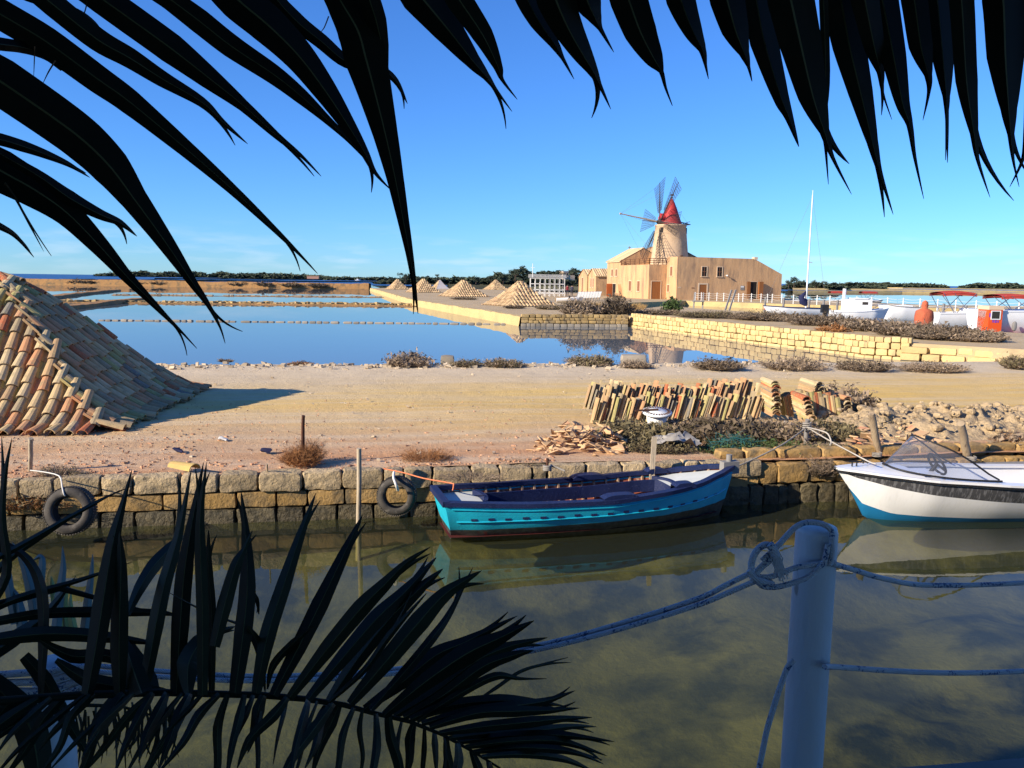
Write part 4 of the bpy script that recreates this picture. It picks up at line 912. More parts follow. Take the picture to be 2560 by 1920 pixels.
mb = MB(); prism(mb, [(14.6, -.6), (12.6, -.6), (12.6, .2), (13.3, 2.0), (13.7, 2.0)], 'x', -3.3, -2.76, ML); mb.build('buttress', M_plaster, mill)
rl = MB()
def rail(a, b, n):
    a = Vector(a); b = Vector(b)
    for k in range(n + 1): p = a.lerp(b, k / n); rl.bar(ML @ p, ML @ (p + V(0, 0, .85)), .09)
    for z in (.28, .55, .85): rl.bar(ML @ (a + V(0, 0, z)), ML @ (b + V(0, 0, z)), .07)
rail((-2.7, 3.3, 4.88), (-2.7, 13.5, 4.88), 6); rail((-2.7, 3.3, 4.88), (0, 3.3, 4.88), 4); rl.build('railing', M_railing, mill)
# tower, cap and sails
TC = ML @ V(2.0, 6.6, 0); TC.z = 1.0
tw = thing('windmill', 'round ochre windmill tower with a red conical cap and six lattice sails', 'windmill', TC)
TM = Matrix.Translation(TC)
mb = MB(); mb.lathe([(2.95, 3.5), (2.72, 5.6), (2.45, 8.2), (2.22, 10.45), (2.30, 10.5), (2.30, 10.72), (2.05, 10.74), (0, 10.74)], 40, TM); mb.build('tower', M_plaster2, tw)
mb = MB(); mb.lathe([(1.62, 10.76), (1.60, 10.86), (1.30, 11.6), (.85, 12.9), (.42, 13.95), (.10, 14.45), (0, 14.5)], 28, TM); cap = mb.build('cap', M_red, tw)
mb = MB(); mb.tube([TC + V(0, 0, 14.45), TC + V(0, 0, 15.15)], .04, 6); mb.bar(TC + V(-.25, 0, 15.0), TC + V(.25, 0, 15.02), .05, .22); mb.lathe([(0, 14.5), (.14, 14.58), (.1, 14.7), (0, 14.75)], 8, TM); mb.build('finial', M_sail, cap)
# view-aligned measurement basis at the hub was used once; axis below is a world direction
nx = Vector((-.96, -.24, .165)).normalized()
hub = TC + V(-1.78, -.75, 11.05)
vr, va = V(.98, -.2, 0), V(.2, .98, 0)
e2_ = (vr * -.027 + va * .437 + V(0, 0, .9)); e2_ = (e2_ - nx * e2_.dot(nx)).normalized(); e1_ = e2_.cross(nx).normalized()
xb = -nx; xb.z = 0; xb.normalize(); yb = V(-xb.y, xb.x, 0)
mb = MB(); TB = Matrix(((xb.x, yb.x, 0, TC.x), (xb.y, yb.y, 0, TC.y), (0, 0, 1, TC.z), (0, 0, 0, 1)))
prism(mb, [(-.62, 10.8), (.62, 10.8), (.62, 11.8), (0, 12.35), (-.62, 11.8)], 'x', -1.75, .2, TB); mb.build('shaft_housing', M_red, tw)
mb = MB(); mb.box((1.5, -.5, 10.78), (2.9, .5, 10.9), 0, TB); mb.bar(TB @ V(1.5, 0, 11.2), TB @ V(2.9, 0, 10.9), .12); mb.bar(TB @ V(1.6, -.45, 10.9), TB @ V(2.8, -.45, 11.25), .08); mb.build('tail_platform', M_grey, tw)
mb = MB(); mb.tube([hub - nx * 1.2, hub + nx * .5], .22, 10); mb.lathe([(.0, -.3), (.36, -.28), (.36, .28), (0, .3)], 12, frame(hub, e1_, nx)); mb.build('hub', M_sail, tw)
mb = MB(); bs_ = hub + nx * 6.2; mb.tube([hub + nx * .4, bs_], [.12, .075], 8); mb.tube([bs_ - nx * .1, bs_ + nx * .12], .14, 8); bw_ = mb.build('bowsprit', M_pole, tw)
RS = 6.6; stay = MB()
for k in range(6):
    ph = rad(90 + 60 * k); a = e1_ * math.cos(ph) + e2_ * math.sin(ph); b = e1_ * -math.sin(ph) + e2_ * math.cos(ph)
    mb = MB(); mb.tube([hub, hub + a * RS], [.10, .05], 6); sa_ = mb.build('sail', M_sail, tw)
    mb = MB(); r0, r1 = .27 * RS, .985 * RS; w0, w1 = .58, 1.72
    for j in range(12):
        f = j / 11; r = r0 + (r1 - r0) * f; wd = w0 + (w1 - w0) * f; mb.bar(hub + a * r - b * wd, hub + a * r + b * wd, .034, .034, 0, nx)
    for q_ in (-1, -.75, -.5, -.25, .25, .5, .75, 1): mb.bar(hub + a * r0 + b * w0 * q_, hub + a * r1 + b * w1 * q_, .034, .034, 0, nx)
    mb.build('lattice', M_sail, sa_); stay.tube([bs_, hub + a * RS * .95], .012, 4)
stay.tube([TB @ V(2.8, 0, 10.9), TC + V(0, 0, 14.2)], .012, 4); stay.build('stay', M_grey, tw)
for q_, z_, ang, m_ in ((0, 9.9, -2.35, M_dark), (0, 9.9, -.35, M_dark), (0, 5.9, -1.1, M_shutter)):
    r = 2.22 + (10.45 - z_) * .105; d_ = V(math.cos(ang), math.sin(ang), 0); s_ = V(-d_.y, d_.x, 0); mb = MB()
    mb.box((-.06, -.24, -.36), (.05, .24, .36), 0, frame(TC + d_ * r + V(0, 0, z_), d_, V(0, 0, 1))); o = mb.build('window', m_, tw)
    mb = MB(); mb.box((-.06, -.3, -.46), (.09, .3, -.37), 0, frame(TC + d_ * r + V(0, 0, z_), d_, V(0, 0, 1))); mb.build('sill', M_trim, o)
# two small gabled stores left of the mill
for i, (px, wd, pk, ev, lab, ops) in enumerate(((1489.5, 3.6, 4.5, 3.35, 'small gabled store with two narrow windows against the mill wing', [(.9, 1.35, 1.4, 2.9), (2.0, 2.45, 1.4, 2.9)]),
                                      (1468, 4.3, 4.4, 3.2, 'small gabled store with a tall narrow door, leftmost of the mill houses', [(2.0, 2.7, .3, 3.0)]))):
    b0 = D(px, 682 + px * .01333, 134 + i * 4); b0.z = 1.0
    H_ = Matrix.Translation(b0) @ Matrix.Rotation(MY, 4, 'Z'); st = thing('gabled_store', lab, 'building', b0)
    mb = MB(); prism(mb, [(0, -.5), (wd, -.5), (wd, ev), (wd / 2, pk), (0, ev)], 'x', 0, 5.5, H_); mb.build('wall', M_plaster, st)
    M_oldroof = M_tilefar if i == 0 else bpy.data.materials['far_tile']
    tile_roof(st, H_, (-.15, -.2, ev - .08), (5.6, -.2, ev - .08), (-.15, wd / 2, pk + .06), (5.6, wd / 2, pk + .06), M_oldroof, 14)
    tile_roof(st, H_, (-.15, wd + .2, ev - .08), (5.6, wd + .2, ev - .08), (-.15, wd / 2, pk + .06), (5.6, wd / 2, pk + .06), M_oldroof, 14)
    for a, b, z0, z1 in ops: opening(st, 'window' if z0 > 1 else 'door', H_, 'l', a, b, z0, z1, 0, m=M_shutter, sill=z0 > 1)
# pink house among the far trees
b0 = D(1420, 701, 445); b0.z = 6.0; H_ = Matrix.Translation(b0) @ Matrix.Rotation(rad(20), 4, 'Z'); fh = thing('far_house', 'pale flat roofed house among trees on the far wooded hill', 'house', b0)
mb = MB(); mb.box((-3, 0, -4), (0.2, 5, 2.6), 0, H_); mb.build('wall', M_trim, fh)
mb = MB(); mb.box((.21, .2, -4), (4.2, 5, .6), 0, H_); mb.build('annex', M_trim, fh)
mb = MB(); mb.box((-3.2, -.2, 2.6), (.4, 5.2, 2.9), 0, H_); mb.build('roof', M_salt, fh)
for x in (-2.4, -1.0): mb = MB(); mb.box((x, -.06, .6), (x + .7, -.004, 1.8), 0, H_); mb.build('window', M_dark, fh)
# long island house and a tiny motor boat on the lagoon
b0 = D(782, 692, 1200); b0.z = 1.5; H_ = Matrix.Translation(b0); ih = thing('island_house', 'low pinkish building at the water edge of the far wooded island', 'house', b0)
mb = MB(); mb.box((-9, 0, 0), (9, 6, 4), 0, H_); mb.build('wall', MAT('pink_wall', (.36, .20, .15)), ih); mb = MB(); mb.box((-9.5, -.5, 4), (9.5, 6.5, 4.6), 0, H_); mb.build('roof', M_tilefar, ih)
# ---------------------------------------------------------------- boats
def smooth(tab, s):
    for (a, va), (b, vb) in zip(tab, tab[1:]):
        if s <= b: f = (s - a) / (b - a); f = f * f * (3 - 2 * f) * .35 + f * .65; return va + (vb - va) * f
    return tab[-1][1]
class Hull:
    def __init__(h, L_, beam, keel, sheer, rs=0., rb=0., pw=2.4, zp=1.25): h.L, h.beam, h.keel, h.sheer, h.rs, h.rb, h.pw, h.zp = L_, beam, keel, sheer, rs, rb, pw, zp
    def p(h, s, t, side, inset=0.):          # t 0 keel .. 1 gunwale
        t = max(0., min(1., t)); b = max(.0, smooth(h.beam, s) - inset); zk, zg = smooth(h.keel, s), smooth(h.sheer, s)
        y = b * (1 - (1 - t) ** h.pw) ** (1 / 1.35); z = zk + (zg - zk) * t ** h.zp
        x = s * h.L + (1 - t) * (h.rs * max(0, 1 - s * 5) - h.rb * max(0, (s - .6) / .4) ** 2)
        return V(x, side * y, z)
    def at_z(h, s, z, side):
        zk, zg = smooth(h.keel, s), smooth(h.sheer, s); return h.p(s, max(0, min(1, (z - zk) / (zg - zk))) ** (1 / h.zp), side)
    def shell(h, mb, ns=40, nt=14, mi=0, inset=0., t0=0., c=0., tmax=1.):
        for side in (-1, 1):
            rows = [[h.p(i / ns, t0 + (tmax - t0) * j / nt, side, inset) for j in range(nt + 1)] for i in range(ns + 1)]
            mb.grid(rows if side < 0 else [r[::-1] for r in rows], mi, True, c)
    def transom(h, mb, nt=14, mi=0):
        a = [h.p(0, j / nt, -1) for j in range(nt + 1)]; b = [h.p(0, j / nt, 1) for j in range(nt + 1)]
        for j in range(nt): mb.quad(a[j], a[j + 1], b[j + 1], b[j], mi)
    def rim(h, mb, wd, ht, out=.02, drop=0., s0=0., s1=1., ns=40, mi=0, sides=(-1, 1)):
        for side in sides:
            rows = []
            for i in range(ns + 1):
                s = s0 + (s1 - s0) * i / ns; g_ = h.p(s, 1, side); b = abs(g_.y); yo = side * (b + out); yi = side * max(0, b + out - wd); z = g_.z - drop
                rows.append([V(g_.x, yo, z - ht), V(g_.x, yo, z), V(g_.x, yi, z + .006), V(g_.x, yi, z - ht)])
            mb.grid([r + [r[0]] for r in rows], mi, False)
    def deck(h, mb, s0, s1, drop, ns=16, mi=0, crown=.0, inset=.03):
        rows = []
        for i in range(ns + 1):
            s = s0 + (s1 - s0) * i / ns; g_ = h.p(s, 1, 1); b = max(0.004, abs(g_.y) - inset)
            rows.append([V(g_.x, b * q, g_.z - drop + crown * (1 - q * q) * min(1, b)) for q in (-1, -.75, -.5, -.25, 0, .25, .5, .75, 1)])
        mb.grid(rows, mi)
# the blue rowing boat
S0 = V(-.96, 10.10, 0); BH = rad(16.9)
LB = 4.45
bb = thing('rowing_boat', 'old cyan wooden boat with navy gunwales moored along the stone quay', 'boat', S0, BH)
hb = Hull(LB, [(0, .43), (.12, .52), (.3, .61), (.5, .65), (.68, .60), (.82, .45), (.92, .26), (.98, .09), (1, .02)], [(0, -.03), (.1, -.14), (.5, -.2), (.85, -.16), (1, -.10)], [(0, .60), (.25, .55), (.5, .535), (.75, .60), (1, .75)], rs=.17, rb=.26, pw=2.0, zp=1.15)
mb = MB(); hb.shell(mb, 44, 18); hb.transom(mb, 18); hl = mb.build('hull', M_hull, bb, True)
mb = MB(); hb.rim(mb, .10, .055, .022); mb.box((-.02, -.43, .535), (.07, .43, .607)); mb.build('gunwale', M_navy, bb, True)
mb = MB(); hb.rim(mb, .05, .016, .008, .085, .02, .98); mb.build('sheer_strake', M_hull, hl)
mb = MB()
for side in (-1, 1): mb.tube([hb.at_z(s / 40, .315 + .02 * (s / 40 - .3) ** 2 * 10 * .35 + .07 * (max(0, s - 26) / 14) ** 1.5, side) + V(0, side * .004, 0) for s in range(1, 40)], .012, 6)
mb.build('rubbing_strake', M_hull, hl)
for k in range(17):
    s = .07 + k * .052
    for side in (-1, 1):
        z = .350 + (.07 * max(0, (s - .65) / .35) ** 1.5) + .006 * math.sin(k * 2.3); a, b = hb.at_z(s, z, side), hb.at_z(s + .018, z, side); mb = MB()
        mb.bar(a, b, .014, .030, 0); mb.build('scupper', M_navy if k else M_navy, hl)
mb = MB(); hb.shell(mb, 36, 8, 0, .035, .35); mb.build('inner_planking', M_redwood, bb, True)
for k in range(22):
    s = .05 + k * .042; mb = MB()
    for side in (-1, 1): mb.tube([hb.p(s, t, side, .05) for t in (.42, .6, .75, .88, .98)], .020, 4, sm=False); mb.build('rib', M_ribtan, bb, True); mb = MB()
mb = MB(); mb.grid([[V(s * LB, (smooth(hb.beam, s) * .86 - .05) * q, .10) for q in (-1, 0, 1)] for s in [.02 + .045 * i for i in range(21)]]); mb.build('floor', M_bilge, bb, True)
mb = MB(); hb.deck(mb, .745, .955, .075, crown=.03, inset=.08); mb.build('fore_deck', M_deckw, bb, True)
mb = MB(); hb.deck(mb, .015, .135, .10, 5, inset=.05); mb.build('stern_deck', M_deckw, bb, True)
# coaming: boards around the open well, with rounded ends
def loop_b(s, ins): return max(.1, smooth(hb.beam, s) - ins)
mb = MB(); th = .03
for side in (-1, 1):
    rows = []
    for i in range(25):
        s = .135 + (.745 - .135) * i / 24; y = loop_b(s, .24); z1 = hb.p(s, 1, 1).z + .02
        z1 -= .10; rows.append([V(s * LB, side * y, z1 - .17), V(s * LB, side * y, z1), V(s * LB, side * (y - .045), z1 + .004), V(s * LB, side * (y - .045), z1 - .17)])
    mb.grid([r + [r[0]] for r in rows], 0, False)
co = mb.build('coaming', M_navy, bb, True)
for s, cu, m_ in ((.745, .14, M_navy), (.135, .07, M_navy)):
    mb = MB(); y = loop_b(s, .24); z1 = hb.p(s, 1, 1).z - .04; rows = []
    for i in range(13):
        q = -1 + i / 6; x = s * LB + cu * (1 - q * q)
        rows.append([V(x, y * q, z1 - .26), V(x, y * q, z1 + .012), V(x - .06, y * q, z1 + .012), V(x - .06, y * q, z1 - .26)])
    mb.grid([r + [r[0]] for r in rows], 0, False); mb.build('coaming_end', m_, co)
for s, w_ in ((.53, .26), (.76, .16)):
    for side in (-1, 1):
        mb = MB(); y = loop_b(s, .10); z1 = hb.p(s, 1, 1).z
        rows = [[V(s * LB + w_ * x, side * (y - .06), z1 - .02), V(s * LB + w_ * x, side * (y - .06), z1 + .01 + .045 * (1 - x ** 4)), V(s * LB + w_ * x, side * (y + .10), z1 + .01 + .045 * (1 - x ** 4)), V(s * LB + w_ * x, side * (y + .10), z1 - .02)] for x in [-1 + i / 5 for i in range(11)]]
        mb.grid(rows, 0, False); mb.build('rowlock_pad', M_navy, bb, True)
for s in (.3, .47): mb = MB(); mb.box((s * LB, loop_b(s, .17) - .055, .36), (s * LB + .16, loop_b(s, .17) - .03, .43)); mb.build('cleat_block', M_navy, bb, True)
mb = MB(); mb.box((4.24, -.06, .62), (4.50, .06, .80)); mb.tube([V(4.36, 0, .7), V(4.36, 0, .90)], .045, 6); mb.build('stem_post', M_grey, bb, True)
# the white motor boat
W0 = V(4.72, 11.2, 0); WH = rad(6.5)
wb = thing('motor_boat', 'white motorboat with black stripe, blue bottom and curved windscreen at the right', 'boat', W0, WH)
# station 0 is the stern far right; x grows to the bow, so the boat's own frame is turned round
hw = Hull(4.9, [(0, .66), (.3, .70), (.55, .68), (.75, .56), (.88, .35), (.96, .15), (1, .03)], [(0, -.22), (.6, -.2), (.85, -.14), (.95, .02), (1, .34)], [(0, .56), (.4, .60), (.7, .67), (1, .76)], rs=-.1, rb=.30, pw=1.7, zp=1.0)
WM = Matrix.Translation((4.9, 0, 0)) @ Matrix.Rotation(math.pi, 4, 'Z')
def wbuild(mb, name, m, parent=wb): mb.v = [tuple(WM @ Vector(v)) for v in mb.v] if parent is wb or True else mb.v; return mb.build(name, m, parent, True)
mb = MB()
for side in (-1, 1):
    ns = 44
    for t0, t1, mi, cc in ((0, .34, 1, 0), (.34, .66, 0, 0), (.66, .93, 0, 1.), (.93, 1, 0, 0)):
        def tt(f, s): return f + (.10 * (1 - s) - .05 if f in (.34,) else 0) + ((-.10 * (1 - s) + .06 + .16 * s ** 4) if f == .66 else 0)
        rows = [[hw.p(i / ns, tt(t0, i / ns) + (tt(t1, i / ns) - tt(t0, i / ns)) * j / 5, side) for j in range(6)] for i in range(ns + 1)]; mb.grid(rows, mi, True, cc)
hw.transom(mb, 12); M_striped = ws_hull(); hl2 = wbuild(mb, 'hull', [M_striped, M_antif])
mb = MB(); hw.rim(mb, .04, .028, .030, .02); wbuild(mb, 'rubber_fender', M_black)
mb = MB(); hw.rim(mb, .16, .03, .028, -.012, 0, 1); wbuild(mb, 'gunwale', M_whiteb)
mb = MB(); hw.deck(mb, .775, .995, -.01, 18, 0, .10, .01); wbuild(mb, 'fore_deck', M_whiteb)
mb = MB(); hw.shell(mb, 30, 6, 0, .10, .45); wbuild(mb, 'cockpit_liner', M_whiteb)
mb = MB(); mb.grid([[V(s * 4.9, (smooth(hw.beam, s) * .66 - .06) * q, .16) for q in (-1, 0, 1)] for s in (0, .2, .4, .6, .76)]); mb.quad(V(3.80, -.26, .34), V(3.80, .26, .34), V(3.80, .40, .70), V(3.80, -.40, .70)); wbuild(mb, 'cockpit_floor', MAT('cockpit_tan', (.36, .22, .13), (.28, .17, .10), local=True))
mb = MB(); mb.box((2.25, -.42, .17), (2.6, .42, .44)); mb.box((.2, -.45, .17), (.6, .45, .48)); wbuild(mb, 'bench_seat', M_whiteb)
mb = MB(); mb.box((3.52, .0, .30), (3.80, .36, .74)); wbuild(mb, 'dashboard', M_whiteb)
mb = MB(); cx_ = V(3.46, .18, .84); ax_ = V(-.85, 0, .5).normalized(); fx = frame(cx_, V(0, 1, 0), ax_)
mb.tube([fx @ V(.17 * math.cos(a * math.pi / 10), .17 * math.sin(a * math.pi / 10), 0) for a in range(21)], .018, 6)
for a in (.5, 2.6, 4.7): mb.bar(cx_, fx @ V(.16 * math.cos(a), .16 * math.sin(a), 0), .025)
mb.tube([cx_, V(3.6, .18, .66)], .03, 6); wbuild(mb, 'steering_wheel', M_black)
# windscreen: wraps round the cockpit front, tall in the middle, running down along the sides
mb = MB(); rows = []; topl = []; botl = []
for i in range(33):
    a = -1 + i / 16; q = abs(a); ang = a * math.pi / 2
    bx_ = 2.75 + 1.38 * max(0., math.cos(ang)) ** .8
    by_ = .60 * math.copysign(abs(math.sin(ang)) ** 1.1, a); bz_ = .68 + .12 * (1 - q)
    hgt = .43 * (1 - q ** 3.2); bo = V(bx_, by_, bz_); to = V(bx_ - .40 * (1 - q ** 2) - .02, by_ * .86, bz_ + hgt)
    rows.append([bo, bo.lerp(to, .33), bo.lerp(to, .66), to]); topl.append(to); botl.append(bo)
mb.grid(rows); gl_ = wbuild(mb, 'windscreen', M_glass)
mb = MB(); mb.tube(topl, .013, 6); mb.tube(botl, .016, 6); wbuild(mb, 'windscreen_frame', M_black)
for x, y in ((4.62, .0), (4.35, -.17)):
    mb = MB(); z = .80; mb.tube([V(x - .09, y, z + .05), V(x + .09, y, z + .05)], .011, 6)
    for d_ in (-.035, .035): mb.tube([V(x + d_, y, z - .02), V(x + d_, y, z + .05)], .011, 6)
    wbuild(mb, 'cleat', M_black)
mb = MB(); mb.tube([V(4.55 + .03 * math.cos(a * .63), -.02, .42 + .03 * math.sin(a * .63)) for a in range(11)], .007, 5); wbuild(mb, 'towing_eye', M_chrome)
# dark wooden barge edge beyond the white boat
p = Q(8.2, 0, 0)
bg_ = tag(None or (lambda mb: (mb.box((0, -.15, -.2), (6, .02, .50), 0, Matrix.Translation(p) @ Matrix.Rotation(QA, 4, 'Z')), mb.box((0, -.20, .502), (6, .04, .56), 0, Matrix.Translation(p) @ Matrix.Rotation(QA, 4, 'Z')), mb.build('timber_beam', M_grey))[2])(MB()), 'dark weathered timber beam along the quay behind the white motorboat', 'beam')
# ---- boats on the far canal
def boat(name, label, cat, px, py, z, L_, wd, ht, rz, mats, sheer=.25):
    b0 = G(px, py, z); b0.z = .4; t = thing(name, label, cat, b0, rad(rz))
    h = Hull(L_, [(0, wd * .42), (.4, wd * .5), (.7, wd * .42), (.9, wd * .2), (1, .02)], [(0, -.3), (.8, -.25), (1, .1)], [(0, ht), (.5, ht * (1 + sheer * .2)), (1, ht * (1 + sheer))], rb=.5, pw=1.8, zp=1.0)
    mb = MB(); h.shell(mb, 20, 6); h.transom(mb, 6); mb.build('hull', mats[0], t, True); mb = MB(); h.deck(mb, 0, 1, .05, 16, inset=.02); mb.build('deck', mats[1], t, True)
    mb = MB(); h.rim(mb, .06, .07, .03, 0, ns=20); mb.build('gunwale', mats[2], t, True); return t, h
def bimini(t, x0, x1, yw, z0, z1, m, roll=.12):
    mb = MB(); rows = []
    for i in range(7):
        f = i / 6; x = x0 + (x1 - x0) * f; rows.append([V(x, yw * q, z1 + roll * math.sin(math.pi * f) * .6 + .08 * (1 - q * q) - (.10 if abs(q) == 1 else 0)) for q in (-1, -.99, -.5, 0, .5, .99, 1)])
    mb.grid(rows); mb.grid([[p - V(0, 0, .12) for p in r] for r in rows]); mb.build('canopy', m, t, True); mb = MB(); xm = (x0 + x1) / 2
    for y in (-yw, yw):
        mb = MB(); mb.tube([V(xm - .3, y, z0), V(x0 + .05, y, z1)], .025, 5); mb.tube([V(xm - .2, y, z0), V(x1 - .05, y, z1)], .025, 5); mb.tube([V(xm + .8, y, z0), V(xm - .4, y, z1)], .02, 5)
        mb.build('canopy_frame', M_chrome, t, True)
sb_, h = boat('sailing_boat', 'low white sailing boat with a tall bare mast on the far canal', 'sailboat', 2068, 790, .4, 6.2, 1.9, .75, 180, [M_whiteb, M_whiteb, M_navy])
mb = MB(); mb.tube([V(2.1, 0, .5), V(2.1, 0, 11.3)], [.085, .055], 8); mb.tube([V(2.1, 0, 11.3), V(2.1, 0, 11.75)], .03, 5); ms = mb.build('mast', M_whiteb, sb_, True)
mb = MB(); mb.bar(V(1.9, -.5, 5.1), V(2.1, .9, 5.0), .05); mb.build('spreader', M_grey, ms)
mb = MB(); mb.tube([V(2.15, 0, 1.5), V(3.2, 0, 1.45)], .05, 6); mb.build('boom', M_whiteb, ms)
mb = MB(); mb.tube([V(2.05, 0, .95), V(2.35, 0, 1.35), V(2.6, .02, 1.75), V(2.15, 0, 2.35)], [.12, .42, .3, .05], 8); mb.build('sail_cover', M_navycloth, sb_, True)
mb = MB()
for e in (V(.1, 0, .7), V(6.1, 0, .9)): mb.tube([V(2.1, 0, 11.2), e], .010, 4)
mb.build('stay', M_grey, sb_, True)
mb = MB(); sup(mb, 3, 2.5, 0, 1, 0, (.16, .16, .2), Matrix.Translation((5.7, -.7, .65))); mb.build('fender', M_orange, sb_, True)
cb, h = boat('cabin_boat', 'white cabin boat with an outboard engine and stepped white top', 'boat', 2068, 812, .4, 4.4, 1.9, 1.05, -4, [M_whiteb, M_whiteb, M_whiteb])
mb = MB(); mb.box((1.15, -.7, 1.0), (2.9, .7, 1.95)); mb.box((1.6, -.75, 1.953), (2.6, .75, 2.03)); mb.build('cabin', M_whiteb, cb, True)
mb = MB(); mb.quad(V(2.905, -.66, 1.3), V(2.905, .66, 1.3), V(2.75, .6, 2.0), V(2.75, -.6, 2.0)); mb.box((2.2, -.712, 1.55), (2.6, -.703, 1.75)); mb.build('window', M_pane, cb, True)
mb = MB(); mb.box((-.5, -.25, .9), (-.02, .25, 1.5)); mb.box((-.35, -.1, -.3), (-.1, .1, .9)); mb.build('outboard_engine', M_black, cb, True)
mb = MB(); mb.tube([V(2.6, -.7, 1.05), V(3.4, -.55, 1.5), V(4.3, 0, 1.65), V(3.4, .55, 1.5), V(2.6, .7, 1.05)], .02, 5); mb.build('bow_rail', M_chrome, cb, True)
mb = MB(); mb.tube([V(1.2, .3, 2.0), V(1.2, .3, 2.7)], .13, 8); mb.build('funnel', M_whiteb, cb, True)
gb, h = boat('open_boat', 'white and grey open boat with its bow beside the white cabin boat', 'boat', 2290, 800, .4, 3.4, 1.6, 1.15, 176, [M_whiteb, M_whiteb, M_grey])
mb = MB(); mb.box((.6, -.6, 1.1), (1.9, .6, 1.28)); mb.build('seat', M_whiteb, gb, True)
cv_ = G(2308, 818, .9); ov = thing('canvas_cover', 'orange red canvas cover tied over an engine beside the red canopy boat', 'cover', cv_)
mb = MB(); rows = []
for j in range(9):
    f = j / 8; r = (.50, .54, .55, .53, .50, .44, .30, .16, .20)[j]; z = (0, .3, .6, .8, .95, 1.02, 1.08, 1.15, 1.3)[j]
    rows.append([cv_ + V(r * math.cos(a * math.pi / 10) * (1 + .06 * math.sin(a * 2.5)), r * .8 * math.sin(a * math.pi / 10), z) for a in range(21)])
rows.append([cv_ + V(.17 * math.cos(a * math.pi / 10), .15 * math.sin(a * math.pi / 10), 1.52) for a in range(21)]); rows.append([cv_ + V(.02 * math.cos(a * math.pi / 10), .02 * math.sin(a * math.pi / 10), 1.62) for a in range(21)])
mb.grid(rows); mb.build('canvas', MAT('orange_canvas', (.52, .13, .06), (.42, .10, .05), sc=3, bump=.8, bsc=5, bd=.1), ov)
fb, h = boat('canopy_boat', 'white boat with a rolled red canopy on grey bars', 'boat', 2330, 822, .4, 5.0, 2.0, 1.15, 2, [M_whiteb, M_whiteb, M_whiteb])
bimini(fb, .1, 2.5, .85, 1.1, 2.5, M_bimini, .18)
mb = MB(); mb.box((2.2, -.6, 1.1), (3.3, .6, 1.45)); mb.build('console', M_whiteb, fb, True)
mb = MB(); mb.tube([V(-.1, -.6, 1.1), V(-.1, -.6, 1.5), V(1.5, -.8, 1.5), V(1.5, -.8, 1.1)], .02, 5); mb.build('stern_rail', M_chrome, fb, True)
f2, h = boat('tour_boat', 'long white tour boat with an orange deckhouse and red canopy at the right edge', 'boat', 2435, 838, .4, 9, 2.4, 1.55, 1, [M_whiteb, M_whiteb, M_whiteb])
mb = MB(); mb.box((.0, -1.30, -.1), (.83, -.2, 1.62)); hs_ = mb.build('deckhouse', M_orange, f2, True)
mb = MB(); mb.box((-.03, -1.33, 1.62), (.86, -.17, 1.85)); mb.build('roof', M_trim, hs_)
mb = MB(); mb.box((.17, -1.318, 1.08), (.66, -1.303, 1.52)); w_ = mb.build('window', M_pane, hs_)
mb = MB(); mb.box((.12, -1.33, 1.03), (.17, -1.304, 1.57)); mb.box((.66, -1.33, 1.03), (.71, -1.304, 1.57)); mb.box((.17, -1.33, 1.03), (.66, -1.304, 1.08)); mb.box((.17, -1.33, 1.52), (.66, -1.304, 1.57)); mb.build('window_frame', M_whiteb, hs_)
for x0, x1, z0, z1 in ((.02, .12, 1.18, 1.42), (.24, .34, .86, 1.0), (.38, .5, .84, 1.0), (.54, .64, .86, .98)): mb = MB(); mb.box((x0, -1.308, z0), (x1, -1.3015, z1)); mb.build('painted_mark', M_purple, hs_)
mb = MB(); sup(mb, 3, 2.6, 0, 1, 0, (.12, .12, .30), Matrix.Translation((1.65, -1.25, .65))); mb.build('fender', M_grey, f2, True)
mb = MB(); mb.box((-.2, -1.25, -.2), (9, 1.2, .12)); mb.build('waterline_band', MAT('red_band', (.40, .10, .05)), f2, True)
bimini(f2, .9, 2.9, .95, 1.6, 2.45, M_bimini, .1)
for i, (px, py, lab) in enumerate(((2090, 760, 'farther small boat with a red canopy behind the cabin boat, left one'), (2168, 760, 'farther small boat with a red canopy behind the cabin boat, right one'))):
    t, h = boat('small_canopy_boat', lab, 'boat', px - 20, py + 3, .4, 3.6, 1.4, .7, 3, [M_grey, M_whiteb, M_whiteb]); bimini(t, .1, 2.4, .6, .7, 1.95, M_bimini, .05)
t, h = boat('lagoon_boat', 'tiny white motor boat far out on the lagoon', 'boat', 888, 702.4, .4, 6, 2, 1.3, 5, [M_whiteb, M_whiteb, M_whiteb]); mb = MB(); mb.box((1.5, -.7, 1.3), (3.2, .7, 2.3)); mb.build('cabin', M_whiteb, t, True)
